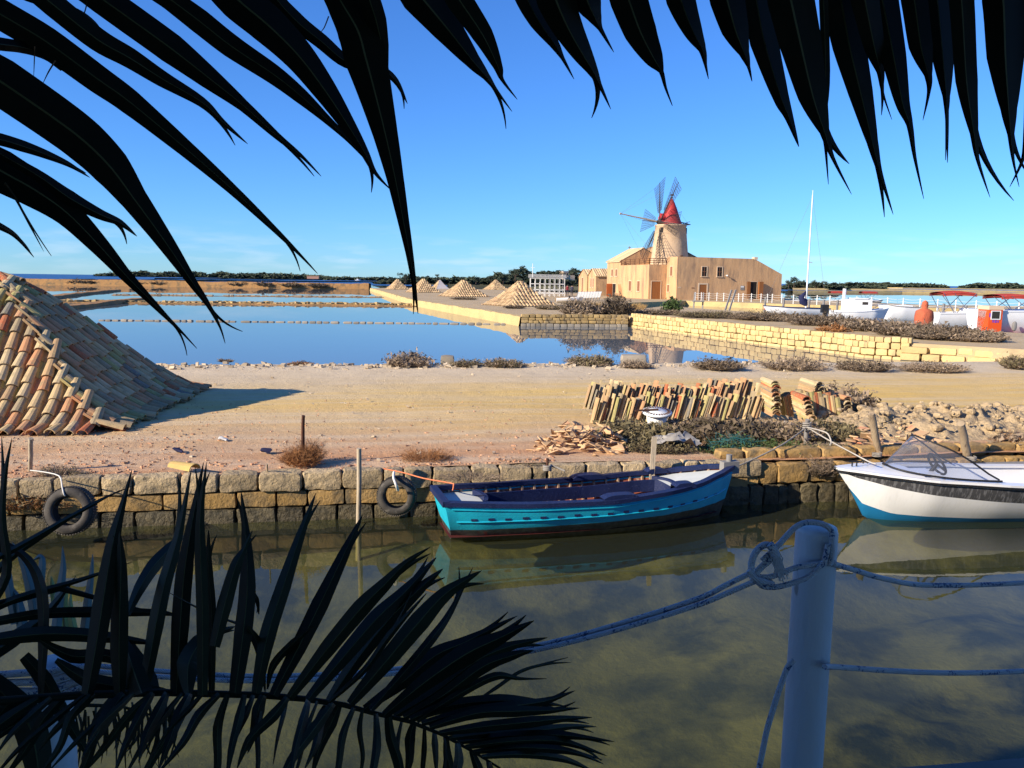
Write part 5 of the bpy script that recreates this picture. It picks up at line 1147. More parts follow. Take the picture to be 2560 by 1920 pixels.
# ---------------------------------------------------------------- tyres, posts and ropes on the far quay
def tyre(c, r, face, label, tilt=0):
    t = thing('tyre', label, 'tyre', c); face = Vector(face).normalized(); x = V(0, 0, 1).cross(face).normalized()
    Mx = frame(c, x, face); mb = MB(); wd = .085
    prof = [(r * .60, -wd * .8), (r * .62, -wd), (r * .74, -wd * 1.12), (r * .90, -wd), (r * .97, -wd * .75), (r, -wd * .5), (r, wd * .5), (r * .97, wd * .75), (r * .90, wd), (r * .74, wd * 1.12), (r * .62, wd), (r * .60, wd * .8), (r * .78, wd * .7), (r * .88, wd * .3), (r * .88, -wd * .3), (r * .78, -wd * .7), (r * .60, -wd * .8)]
    mb.lathe(prof, 40, Mx); mb.build('carcass', M_tyre, t)
    mb = MB()
    for k in range(56):
        a = 2 * math.pi * k / 56; d = V(math.cos(a), math.sin(a), 0)
        for z in (-.55, .0, .55):
            p = Mx @ (d * (r + .002) + V(0, 0, z * wd)); mb.bar(p - (Mx.to_3x3() @ V(-d.y, d.x, .3 * (1 if z > 0 else -1))) * r * .035, p + (Mx.to_3x3() @ V(-d.y, d.x, .3 * (1 if z > 0 else -1))) * r * .035, .012, wd * .42, 0, Mx.to_3x3() @ V(0, 0, 1))
    mb.build('tread', M_tyre, t); return t
def rope(name, label, pts, r, m, n=8, group=None, cat='rope', sub=3):
    pts = [Vector(p) for p in pts]; out = []
    for i in range(len(pts) - 1):
        p0, p1, p2, p3 = pts[max(i - 1, 0)], pts[i], pts[i + 1], pts[min(i + 2, len(pts) - 1)]
        for k in range(sub):
            t = k / sub; out.append(.5 * ((2 * p1) + (p2 - p0) * t + (2 * p0 - 5 * p1 + 4 * p2 - p3) * t * t + (3 * p1 - p0 - 3 * p2 + p3) * t ** 3))
    out.append(pts[-1]); mb = MB(); mb.tube(out, r, n); return tag(mb.build(name, m), label, cat, group)
t1c = D(176, 1276, 9.95); t2c = D(992, 1239, 10.75)
tyre(t1c, .298, (.10, -1, .18), 'larger worn tyre hanging at the waterline on the quay wall, left one')
tyre(t2c, .262, (-.02, -1, .10), 'smaller dusty tyre hanging on the quay wall beside the blue boat')
rope('hanging_cord', 'thin pale cord running from the left stub post down to the larger tyre', [D(76, 1176, 10.3), D(110, 1180, 10.2), D(148, 1190, 10.05), D(155, 1215, 9.9), D(160, 1236, 9.85), D(166, 1240, 9.9)], .009, M_ropew, 5)
rope('hanging_cord', 'greyish cord holding the smaller tyre against the wall', [D(985, 1180, 10.75), D(984, 1195, 10.6), D(990, 1212, 10.48), D(995, 1226, 10.6)], .018, M_ropew, 6)
rope('orange_line', 'orange red line from the blue boat stern to the wall above the tyre', [D(960, 1172, 10.9), D(1010, 1182, 10.75), D(1060, 1196, 10.5), D(1128, 1208, 10.25), D(1134, 1213, 10.2), D(1132, 1226, 10.2)], .010, M_ropeo, 5)
def post(name, label, base, top, r0, r1, m, cat='post', n=10, cap=True):
    t = thing(name, label, cat, base); mb = MB(); b, tp = Vector(base), Vector(top); rr = random.Random(int(b.x * 100))
    pts = [b.lerp(tp, k / 6) + V(rr.uniform(-1, 1), rr.uniform(-1, 1), 0) * r0 * .12 for k in range(7)]; mb.tube(pts, [r0 + (r1 - r0) * k / 6 for k in range(7)], n); mb.build('shaft', m, t); return t
b = G(894, 1303, 0); post('mooring_pole', 'pale slim wooden pole standing in the water before the wall', b - V(0, 0, .8), D(898, 1121, b.y), .036, .032, M_pole)
b = G(757, 1158, .68); post('iron_rod', 'rusty iron rod sticking up from the rust coloured weed', b, D(758, 1039, b.y), .028, .024, M_rust)
b = G(76, 1178, .66); post('stub_post', 'short weathered stub post with a pale cord at its foot, far left', b, D(77, 1096, b.y), .030, .030, M_pole)
b = G(668, 1180, .68); post('small_peg', 'tiny wooden peg in the ground above the cap stones', b, D(668, 1160, b.y), .012, .010, M_pole)
b = G(1631, 1168, .68); t = thing('plank_post', 'narrow pale plank post behind the blue boat gunwale', 'post', b); mb = MB(); mb.box((-.035, -.02, -.3), (.035, .02, .46), 0, Matrix.Translation(b) @ Matrix.Rotation(.03, 4, 'Y')); mb.build('shaft', M_pole, t)
b = G(2015, 1112, .66); post('mooring_stake', 'grey stake wound with mooring rope in the scrub', b, D(2018, 1049, b.y), .042, .036, M_grey)
mb = MB(); bt = D(2017, 1068, b.y)
mb.tube([bt + V(.062 * math.cos(a * .5), .062 * math.sin(a * .5), -.06 + a * .0028) for a in range(52)], .014, 6); tag(mb.build('rope_coil', M_ropeg), 'grey rope coiled round the mooring stake', 'rope')
rope('mooring_rope', 'taut grey rope from the roped stake down to the blue boat bow', [bt, D(1960, 1109, 12.5), D(1890, 1145, 12.2), D(1834, 1170, 11.95)], .013, M_ropeg, 6)
rope('mooring_rope', 'pale double rope from the roped stake to the white motorboat bow', [bt, D(2080, 1105, 12.2), D(2130, 1132, 11.8), D(2172, 1154, 11.5), D(2190, 1160, 11.4)], .011, M_ropem, 6)
rope('rope_end', 'loose pale rope end looping right of the roped stake', [bt, D(2050, 1076, 12.5), D(2070, 1085, 12.3), D(2078, 1105, 12.2), D(2075, 1112, 12.15)], .012, M_ropem, 6)
b = G(2200, 1152, .55); post('log_post', 'leaning yellowish log post behind the white boat bow', b, D(2178, 1034, b.y - .1), .062, .055, M_log)
b = G(2422, 1155, .55); post('log_post', 'leaning grey log post at the foot of the dug earth mound', b, D(2402, 1059, b.y - .1), .066, .060, M_log)
for i, (px, py) in enumerate(((2184, 1142), (2420, 1152))):
    c = D(px + 8, py, (G(px, 1152, .55)).y - .05); mb = MB(); mb.tube([c + V(.07 * math.cos(a * .5), .07 * math.sin(a * .5), a * .0018) for a in range(40)], .008, 5); tag(mb.build('rope_coil', M_ropeg), ('thin cord tied round the yellowish log post', 'thin cord tied round the foot of the grey log post')[i], 'rope')
b = G(1368, 1180, .68); t = thing('iron_bollard', 'small rusty mooring pin wrapped with pale rope behind the blue boat', 'bollard', b); mb = MB(); mb.tube([b, b + V(0, 0, .2)], .02, 6); mb.build('pin', M_rust, t)
mb = MB(); mb.tube([b + V(.05 * math.cos(a * .5), .05 * math.sin(a * .5), .02 + a * .002) for a in range(40)] + [b + V(.25, -.05, .03)], .016, 6); tag(mb.build('rope_coil', M_ropeg), 'pale rope wound on the rusty pin behind the blue boat', 'rope')
# white tub with a lid, plastic sheet, net
b = G(1640, 1068, .72); t = thing('white_tub', 'round white tub with a flat ribbed lid standing among the scrub', 'tub', b); TT = Matrix.Translation(b) @ Matrix.Rotation(.16, 4, 'X')
mb = MB(); mb.lathe([(0, 0), (.16, 0), (.20, .26), (.0, .26)], 24, TT); mb.build('body', M_white, t)
mb = MB(); mb.lathe([(0, .275), (.265, .27), (.28, .295), (.265, .32), (.16, .318), (.15, .33), (.0, .33)], 28, TT); ld = mb.build('lid', M_white, t)
mb = MB()
for k in range(28): a = k * math.pi / 14; mb.bar(TT @ V(.19 * math.cos(a), .19 * math.sin(a), .322), TT @ V(.25 * math.cos(a), .25 * math.sin(a), .322), .02, .012)
mb.bar(TT @ V(-.42, -.08, .345), TT @ V(.02, .0, .35), .03, .03); mb.build('rib', M_rust, ld)
rows = []
b = G(1685, 1100, .86)
for j in range(9): rows.append([b + V(-.34 + .095 * i + .04 * noise.noise(V(i * 1.3, j, 9)), -.14 + .05 * j, .04 + .14 * noise.noise(V(i * .9, j * .9, 1)) + .09 * noise.noise(V(i * 2.1, j * 2.1, 5)) - .02 * abs(i - 4)) for i in range(9)])
mb = MB(); mb.grid(rows, sm=True); tag(mb.build('plastic_sheet', MAT('grey_plastic', (.42, .40, .36), (.34, .31, .27), sc=9, rough=.4)), 'crumpled greyish plastic sheet lying on the scrub below the tub', 'sheet')
mb = MB(); b = G(1830, 1128, .68); rr = random.Random(3)
for k in range(460):
    a = rr.uniform(0, 6.3); r = math.sqrt(rr.random()); p = b + V(.46 * r * math.cos(a), .22 * r * math.sin(a), .30 * (1 - r * r) * rr.random() + .04); q = p + V(rr.gauss(0, .10), rr.gauss(0, .07), rr.gauss(0, .05)); w_ = V(rr.gauss(0, 1), rr.gauss(0, 1), rr.gauss(0, 1)).normalized() * .0035; mb.quad(p - w_, p + w_, q + w_, q - w_)
tag(mb.build('fishing_net', M_net), 'tangle of teal fishing net at the edge of the scrub', 'net')
b = G(1965, 1068, .72); mb = MB(); sup(mb, 3, 3, .06, 8, 4, (.065, .06, .06), Matrix.Translation(b + V(0, 0, .06))); tag(mb.build('plastic_bag', M_litter), 'small crumpled silvery bag below the nested tiles', 'bag')
# ---------------------------------------------------------------- white rope fence at the mill
fc = thing('rope_fence', 'white posts and sagging ropes along the canal edge before the mill and boats', 'fence', G(2000, 758, 1.0))
tops = []
fp = [(1738, 751), (1753, 751.5), (1772, 752), (1792, 752.5), (1809, 753), (1834, 754), (1846, 754.3), (1857, 754.6), (1878, 755.3), (1902, 756), (1918, 756.5), (1930, 757), (1954, 758), (1983, 760), (2011, 761), (2042, 762), (2074, 763.5), (2106, 765), (2141, 766.5), (2178, 768), (2218, 770), (2257, 772), (2299, 774), (2343, 776), (2388, 778.5), (2439, 781), (2490, 784), (2546, 787), (2610, 790)]
for px, py in fp:
    b = G(px, py, 1.0); mb = MB(); mb.tube([b - V(0, 0, .1), b + V(0, 0, 1.12)], .055 if py < 760 else .06, 6); mb.build('post', M_white, fc); tops.append(b)
for z in (.45, .75, 1.02):
    mb = MB()
    for a, b in zip(tops, tops[1:]): mb.tube([a.lerp(b, k / 4) + V(0, 0, z - .10 * math.sin(math.pi * k / 4)) for k in range(5)], .018, 4, cap=False)
    mb.build('rope', M_ropew, fc)
# dark piles along the near side of that canal
for i, (px, py, h, lab) in enumerate(((1912, 763, .9, 'dark mooring pile left of the mast'), (1958, 766, .95, 'dark mooring pile just left of the mast foot'), (2021, 770, .95, 'dark mooring pile right of the mast'), (2057, 772, .95, 'dark mooring pile above the outboard engine'), (2092, 772, .9, 'dark mooring pile behind the cabin boat roof'), (2356, 788, 1.0, 'dark mooring pile under the rolled red canopy'), (2412, 790, .9, 'leaning mooring pile right of the red canopy'), (2535, 797, .9, 'dark mooring pile at the right edge'))):
    b = G(px, py, .9); post('mooring_pile', lab, b - V(0, 0, .8), b + V(.04, 0, h), .13, .11, M_grey, 'pile', 6)
# wooden deck chairs laid in a row, straw bundles, pavilion, people
rr = random.Random(6)
for i, (px, py, lab) in enumerate(((1744, 765, 'grey wooden chair frame standing on the strip below the white fence, left one'), (1826, 768, 'pair of grey leaning boards on the strip below the white fence'))):
    b = G(px, py, 1.05); t = thing('chair_frame' if i == 0 else 'leaning_board', lab, 'chair' if i == 0 else 'board', b); mb = MB()
    if i == 0:
        for x in (-.4, .5): mb.bar(b + V(x, 0, -.3), b + V(x + .12, .3, 1.35), .13)
        mb.build('leg', M_grey, t); mb = MB(); mb.box((-.5, -.35, .42), (.6, .35, .52), 0, Matrix.Translation(b)); mb.build('seat', M_grey, t)
    else:
        for x in (-.25, .15): mb.bar(b + V(x - .3, 0, -.5), b + V(x + .35, .2, 1.7), .14)
        mb.build('plank', M_grey, t)
for i in range(8):
    px = 1443 + i * 7.2; b = G(px, 752.5 - i * .3, 1.0); t = thing('folding_chair', ('first folding chair of the row, nearest the white dinghy', 'second folding chair from the white dinghy', 'third folding chair from the white dinghy', 'folding chair left of the middle of the row', 'folding chair right of the middle of the row', 'third folding chair from the mill end of the row', 'second folding chair from the mill end of the row', 'last folding chair of the row, nearest the mill')[i], 'chair', b, group='folding chairs in a row left of the mill'); mb = MB()
    for x in (0, .42): mb.bar(b + V(x - .22, 0, 0), b + V(x + .12, .1, 1.15), .07)
    mb.build('frame', M_grey, t); mb = MB(); mb.quad(b + V(-.1, -.05, .35), b + V(.32, -.05, .35), b + V(.54, .0, 1.1), b + V(.14, .0, 1.1)); mb.build('backrest', M_white, t)
for i, (px, py, wx, hx, lab) in enumerate(((1488, 778, 46, 26, 'upright straw bundle behind the left dark bush'), (1585, 776, 42, 22, 'slanting straw heap right of the dark bushes'), (1404, 755, 28, 16, 'straw bundle beside the largest far heap'))):
    b = G(px, py, 1.0); s = b.y / F; mb = MB()
    for k in range(420):
        x = rr.uniform(-.5, .5) * wx * s; h = hx * s * (1 - .5 * abs(x / (wx * s))) * rr.uniform(.5, 1.05); y = rr.gauss(0, .2); w_ = .025; lean = rr.gauss(.08 + .25 * (i == 1), .12); mb.tri(b + V(x - w_, y, 0), b + V(x + w_, y, 0), b + V(x + lean, y + rr.gauss(0, .1), h), 0, rr.random())
    tag(mb.build('straw_bundle', M_straw), lab, 'straw')
b = G(1352, 741, 1.0); pv = thing('pavilion', 'white open lattice pavilion frame right of the largest far heap', 'pavilion', b); mb = MB(); W_, Dp, Hh = 5.2, 4, 2.75; base = b - V(1.6, 0, 0)
for x in range(8):
    for y in (0, Dp): mb.bar(base + V(x * W_ / 7, y, 0), base + V(x * W_ / 7, y, Hh), .09)
for z in (.5, 1.0, 1.9, Hh):
    for y in (0, Dp): mb.bar(base + V(0, y, z), base + V(W_, y, z), .09)
    for x in (0, W_): mb.bar(base + V(x, 0, z), base + V(x, Dp, z), .09)
mb.build('frame', M_white, pv); mb = MB()
for k in range(12): mb.bar(base + V(-.3, Dp * k / 11, Hh + .12 + .5 * (1 - abs(k / 5.5 - 1))), base + V(W_ + .3, Dp * k / 11, Hh + .12 + .5 * (1 - abs(k / 5.5 - 1))), .30, .03)
mb.build('roof_slat', M_white, pv); mb = MB(); mb.tube([base + V(.3, 0, Hh), base + V(.3, 0, Hh + 2.2)], .05, 5); mb.bar(base + V(.0, 0, Hh + 1.6), base + V(.6, 0, Hh + 1.6), .06); mb.build('antenna', M_white, pv)
b = G(1445, 757, 1.0); t = thing('white_dinghy', 'small white dinghy lying ashore left of the folding chairs', 'boat', b)
hd = Hull(3.0, [(0, .5), (.5, .62), (.9, .3), (1, .02)], [(0, 0), (1, .15)], [(0, .5), (1, .65)], rb=.3); mb = MB(); hd.shell(mb, 12, 5); hd.transom(mb, 5); mb.v = [tuple(b + V(-2.4 + p[0], p[1], p[2])) for p in map(Vector, mb.v)]; mb.build('hull', M_whiteb, t)
def person(px, py, dist, h, top, legs, label, face=1):
    b = D(px, py, dist); b.z = 1.0; me = bpy.data.meshes.new('person'); s = h / 1.72
    jt = [(0, 0, .95, .15), (0, 0, 1.25, .17), (0, 0, 1.44, .10), (0, -.01, 1.62, .105), (.10, .0, .88, .095), (.12, -.06, .48, .07), (.13, .02, .07, .05), (.13, -.10, .04, .04), (-.10, 0, .88, .095), (-.12, .06, .48, .07), (-.13, .12, .07, .05), (-.13, .0, .04, .04), (.21, 0, 1.38, .06), (.27, .02, 1.10, .045), (.26, -.08, .86, .038), (-.21, 0, 1.38, .06), (-.27, .03, 1.10, .045), (-.26, -.06, .86, .038)]
    ed = [(0, 1), (1, 2), (2, 3), (0, 4), (4, 5), (5, 6), (6, 7), (0, 8), (8, 9), (9, 10), (10, 11), (2, 12), (12, 13), (13, 14), (2, 15), (15, 16), (16, 17)]
    me.from_pydata([(x * face, y, z) for x, y, z, r in jt], ed, []); o = bpy.data.objects.new('person', me); COL.objects.link(o)
    sk_ = o.modifiers.new('skin', 'SKIN')
    for i, v in enumerate(me.skin_vertices[0].data if me.skin_vertices else []): v.radius = (jt[i][3],) * 2
    if not me.skin_vertices:
        pass
    o.modifiers.new('sub', 'SUBSURF').levels = 1
    m, t, bs, N, L = nodes('clothes'); sp = N('ShaderNodeSeparateXYZ'); L(N('ShaderNodeTexCoord').outputs['Object'], sp.inputs[0])
    c = ramp(N, L, math_(N, L, 'DIVIDE', sp.outputs['Z'], 2.), [(0, legs), (.46, top), (.745, (.42, .25, .18)), (.825, (.05, .03, .02))], 'CONSTANT'); L(c, bs.inputs['Base Color']); me.materials.append(m)
    o.location = b; o.scale = (s, s, s); return tag(o, label, 'person')
person(1418, 738, 128, 1.75, (.22, .02, .03), (.02, .02, .04), 'person in a dark red top standing left of the gabled stores')
person(1429.5, 738, 129, 1.7, (.05, .05, .09), (.03, .03, .05), 'person in dark clothes standing close to the gabled stores', -1)
# ---------------------------------------------------------------- the terrace rail in the foreground
rr = random.Random(17)
e0, e1 = G(2208, 1922, 1.75), G(2560, 1895, 1.75); ed = (e1 - e0).normalized(); eb = V(ed.y, -ed.x, 0); a = e0 - ed * 30; b = e0 + ed * 20
tr_ = tag(land('terrace', [((a).x, a.y), (b.x, b.y), ((b + eb * 14).x, (b + eb * 14).y), ((a + eb * 14).x, (a + eb * 14).y)], 1.75, M_deck), kind='structure')
# unseen house added left of and behind the viewer to shade post and fronds
hs = thing('cafe_house', 'unseen house added on the near bank to shade the post and fronds', 'building', (-6, -2, 1.75))
def hbox(p0, p1, m, name, par=hs): mb = MB(); mb.box(p0, p1); return mb.build(name, m, par)
hbox((-7.6, -9, 1.75), (-4.9, -.2, 9.8), M_plaster2, 'wall'); rf = hbox((-7.9, -9.3, 9.8), (-4.6, .1, 10.1), M_tilefar, 'roof'); hbox((-7, -3, 10.1), (-6.2, -2, 11), M_trim, 'chimney', rf)
for y in (-7.5, -4.5, -1.5):
    for z in (3.2, 6.4): o = hbox((-4.905, y, z), (-4.88, y + 1.0, z + 1.6), M_pane, 'window'); hbox((-4.9, y - .1, z - .12), (-4.80, y + 1.1, z), M_trim, 'sill', o)
aw = thing('awning', 'unseen dark timber cover added over the terrace to dim the post and fronds', 'awning', (0, -3, 1.75))  # out of view, added to cut sky light on post and fronds
for k in range(21): hbox((-4.6 + .5 * k, -7, 5.2), (-4.6 + .5 * k + .48, 1.1, 5.26), M_brownwood, 'board', aw)
for y in (-6.5, -2.7, .9): hbox((-4.6, y, 5.05), (5.9, y + .12, 5.197), M_brownwood, 'beam', aw)
for x in (-4.4, 5.7):
    for y in (-6.5, -2.6): hbox((x, y, 1.75), (x + .14, y + .14, 5.047), M_brownwood, 'post', aw)
# fence post with its ropes
PD = 1.86
pt_ = D(2043, 1316, PD); fpst = thing('fence_post', 'white painted round post in the shade, wrapped with ropes at its top', 'post', (pt_.x, pt_.y, 1.75))
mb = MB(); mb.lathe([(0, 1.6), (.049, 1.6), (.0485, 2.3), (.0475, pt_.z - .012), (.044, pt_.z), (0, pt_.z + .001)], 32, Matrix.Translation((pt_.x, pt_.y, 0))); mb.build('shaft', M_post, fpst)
pl_ = D(128, 1652, 2.15); fp2 = thing('fence_post', 'white post behind the palm frond at the lower left', 'post', (pl_.x, pl_.y, 1.75))
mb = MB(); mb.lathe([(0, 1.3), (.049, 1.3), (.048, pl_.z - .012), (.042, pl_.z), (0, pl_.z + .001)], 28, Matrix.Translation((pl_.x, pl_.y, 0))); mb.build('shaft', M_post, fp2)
def rp(pts, d0, d1=None): d1 = d1 or d0; n = len(pts) - 1; return [D(x, y, d0 + (d1 - d0) * i / n) for i, (x, y) in enumerate(pts)]
rr_ = .0066
rope('fence_rope', 'upper strand of the doubled rope sagging left from the knotted post', rp([(1905, 1420), (1869, 1436), (1810, 1465), (1752, 1494), (1600, 1544), (1436, 1592), (1270, 1630), (1107, 1657), (944, 1678), (781, 1688), (600, 1690), (400, 1678), (140, 1655)], PD - .02, 2.14), rr_, M_rope, 10)
rope('fence_rope', 'lower strand of the doubled rope sagging left from the knotted post', rp([(1912, 1445), (1876, 1458), (1815, 1484), (1752, 1510), (1600, 1558), (1436, 1603), (1270, 1639), (1107, 1667), (944, 1688), (781, 1699), (600, 1702), (400, 1692), (140, 1670)], PD - .035, 2.12), rr_, M_rope, 10)
rope('fence_rope', 'rope looped over the top of the knotted post', rp([(1905, 1402), (1943, 1366), (1968, 1338), (1990, 1317)], PD - .06) + rp([(2017, 1306), (2056, 1310), (2078, 1326)], PD - .055) + rp([(2080, 1350), (2080, 1385), (2074, 1412)], PD - .058), rr_, M_rope, 10)
rope('fence_rope', 'rope wrapped across the front of the knotted post', rp([(1880, 1440), (1921, 1443), (1960, 1430), (1990, 1419), (2030, 1412), (2062, 1408), (2088, 1408)], PD - .06, PD - .052), rr_, M_rope, 10)
rope('fence_rope', 'slack lower bight of rope across the knotted post', rp([(1884, 1440), (1904, 1464), (1932, 1468), (1962, 1463), (2004, 1450), (2030, 1436), (2050, 1416), (2062, 1400), (2070, 1360)], PD - .062), rr_, M_rope, 10)
rope('fence_rope', 'upper rope running right from the knotted post', rp([(2080, 1409), (2095, 1413), (2142, 1427), (2180, 1439), (2229, 1451), (2270, 1459), (2316, 1463), (2425, 1463), (2560, 1457), (2700, 1445)], PD - .055, PD + .25), rr_, M_rope, 10)
rope('fence_rope', 'lower rope running right from the middle of the knotted post', rp([(2062, 1667), (2100, 1668), (2208, 1676), (2338, 1682), (2450, 1682), (2560, 1678), (2700, 1668)], PD - .04, PD + .25), rr_, M_rope, 10)
rope('fence_rope', 'steep rope dropping left from the middle of the knotted post', rp([(1985, 1650), (1969, 1668), (1958, 1696), (1943, 1739), (1930, 1782), (1917, 1826), (1906, 1880), (1895, 1935)], PD - .03), rr_, M_rope, 10)
kn = thing('rope_knot', 'loose loop knot with a frayed tassel left of the post top', 'knot', D(1905, 1420, PD - .05)); mb = MB()
rng = [(1884, 1452), (1878, 1425), (1882, 1395), (1896, 1372), (1914, 1362), (1931, 1368), (1936, 1384), (1922, 1402), (1903, 1418), (1890, 1436), (1902, 1452), (1921, 1458), (1932, 1450)]
pts = rp(rng, PD - .07, PD - .055); out = []
for i in range(len(pts) - 1):
    p0, p1, p2, p3 = pts[max(i - 1, 0)], pts[i], pts[i + 1], pts[min(i + 2, len(pts) - 1)]
    for k in range(4): t = k / 4; out.append(.5 * ((2 * p1) + (p2 - p0) * t + (2 * p0 - 5 * p1 + 4 * p2 - p3) * t * t + (3 * p1 - p0 - 3 * p2 + p3) * t ** 3))
mb.tube(out, .0078, 10); mb.tube(rp([(1872, 1425), (1890, 1448), (1912, 1455), (1934, 1462)], PD - .078), .0072, 8); mb.tube(rp([(1924, 1360), (1934, 1375), (1940, 1392)], PD - .075), .0095, 8); mb.build('loop', M_rope, kn); mb = MB()
for k in range(34):
    x0, y0 = 1930 + rr.uniform(-6, 10), 1366 + rr.uniform(-4, 6); mb.tube(rp([(x0, y0), (x0 + rr.uniform(2, 18), y0 + 30), (x0 + rr.uniform(8, 34), y0 + rr.uniform(56, 86))], PD - .075, PD - .07), .0014, 4)
mb.build('tassel', M_ropet, kn)
# coiled rope and cloth at the second post
for k in range(4):
    rope('fence_rope', ('rope turn round the lower left post, uppermost', 'rope turn round the lower left post, second from top', 'rope turn round the lower left post, third from top', 'rope turn round the lower left post, lowest')[k], rp([(-40, 1690 + 18 * k), (40, 1684 + 22 * k), (95, 1680 + 24 * k), (130, 1678 + 22 * k), (175, 1668 + 20 * k), (230, 1668 + 12 * k)], 2.06), .010, M_rope, 8)
# ---------------------------------------------------------------- palms
def leaflet(name, parent, pts, wid, dep0, dep1, mats, fold=.22, fork=None, segs=5, side=1, curl=0.):
    # centre line in photo points with a real distance along it; blade folded along a midrib
    P_ = [Vector((x, y, 0)) for x, y in pts]; n = len(P_); cl = []; wl = []
    for i in range(n - 1):
        p0, p1, p2, p3 = P_[max(i - 1, 0)], P_[i], P_[i + 1], P_[min(i + 2, n - 1)]
        for k in range(segs):
            t = k / segs; cl.append(.5 * ((2 * p1) + (p2 - p0) * t + (2 * p0 - 5 * p1 + 4 * p2 - p3) * t * t + (3 * p1 - p0 - 3 * p2 + p3) * t ** 3)); wl.append(wid[i] + (wid[i + 1] - wid[i]) * t)
    cl.append(P_[-1]); wl.append(wid[-1]); N_ = len(cl); mb = MB()
    def strip(cl, wl, d_of):
        rows = []; W3 = []
        for i, (c, w_) in enumerate(zip(cl, wl)):
            tg = cl[min(i + 1, len(cl) - 1)] - cl[max(i - 1, 0)]; tg = tg.normalized() if tg.length > 0 else Vector((1, 0, 0)); nn = Vector((-tg.y, tg.x, 0)); d = d_of(i / (len(cl) - 1))
            c3 = D(c.x, c.y, d); l3 = D(c.x + nn.x * w_ / 2, c.y + nn.y * w_ / 2, d * (1 + fold * .5 * w_ / F)); r3 = D(c.x - nn.x * w_ / 2, c.y - nn.y * w_ / 2, d * (1 + fold * 1.5 * w_ / F)); lift = (c3 - V(0, 0, CAMZ)).normalized() * (-fold * w_ / F * d)
            rows.append((l3, c3 + lift, r3, w_, d, (l3 - r3)))
        for i in range(len(rows) - 1):
            (l0, c0, r0, w0, d0, s0), (l1, c1, r1, w1, d1, s1) = rows[i], rows[i + 1]
            q0, q1 = s0 * .022, s1 * .022
            mb.quad(l0, c0 + q0, c1 + q1, l1, 0); mb.quad(c0 - q0, r0, r1, c1 - q1, 0); mb.quad(c0 + q0, c0 - q0, c1 - q1, c1 + q1, 1)
    strip(cl, wl, lambda f: dep0 + (dep1 - dep0) * f)
    if fork:
        fx_, fy_, at_ = fork; i0 = int(at_ * (N_ - 1)); a = cl[i0]; b = Vector((fx_, fy_, 0)); tg = cl[min(i0 + 2, N_ - 1)] - cl[max(i0 - 2, 0)]
        tg = tg.normalized() * (b - a).length * .5; c2 = [a * (1 - t) ** 2 + (a + tg) * 2 * t * (1 - t) + b * t * t for t in [k / 8 for k in range(9)]]; w2 = [wl[i0] * .62 * (1 - t) ** .8 + 1.5 for t in [k / 8 for k in range(9)]]
        dd = dep0 + (dep1 - dep0) * at_; strip(c2, w2, lambda f: dd + .012 + (dep1 - dep0) * (1 - at_) * f)
    o = mb.build(name, mats); o.parent = parent; o.matrix_parent_inverse = parent.matrix_basis.inverted(); return o
pm = thing('palm_tree', 'palm whose dark drooping fronds hang across the top of the view', 'palm', (-2.6, -.6, 1.75))
mb = MB(); mb.tube([V(-2.6, -.6, 1.7), V(-2.55, -.55, 3.2), V(-2.5, -.5, 4.2), V(-2.45, -.45, 4.55)], [.24, .2, .19, .22], 14)
mb.build('trunk', M_trunk, pm)
k_ = 1 / 1.728
def q1(l): return [(x * k_, y * k_) for x, y in l]
def q2(l): return [(1280 + x * k_, y * k_) for x, y in l]
DF = .92
mb = MB(); mb.tube([V(-2.45, -.45, 4.5), D(-1500, -500, .55), D(-900, -560, .8), D(-300, -480, .95), D(400, -560, 1.0), D(1200, -520, .98), D(2000, -420, .97), D(2900, -300, .98)], [.03, .024, .02, .016, .013, .011, .009, .004], 8, sm=True)
fr1 = mb.build('frond', M_rib, pm)
mb = MB(); mb.tube([V(-2.45, -.45, 4.5), D(-1700, 100, .55), D(-1000, 60, .8), D(-520, 240, .9), D(-330, 600, .95), D(-300, 900, 1.0)], [.03, .022, .016, .012, .008, .003], 8)
fr2 = mb.build('frond', M_rib, pm)
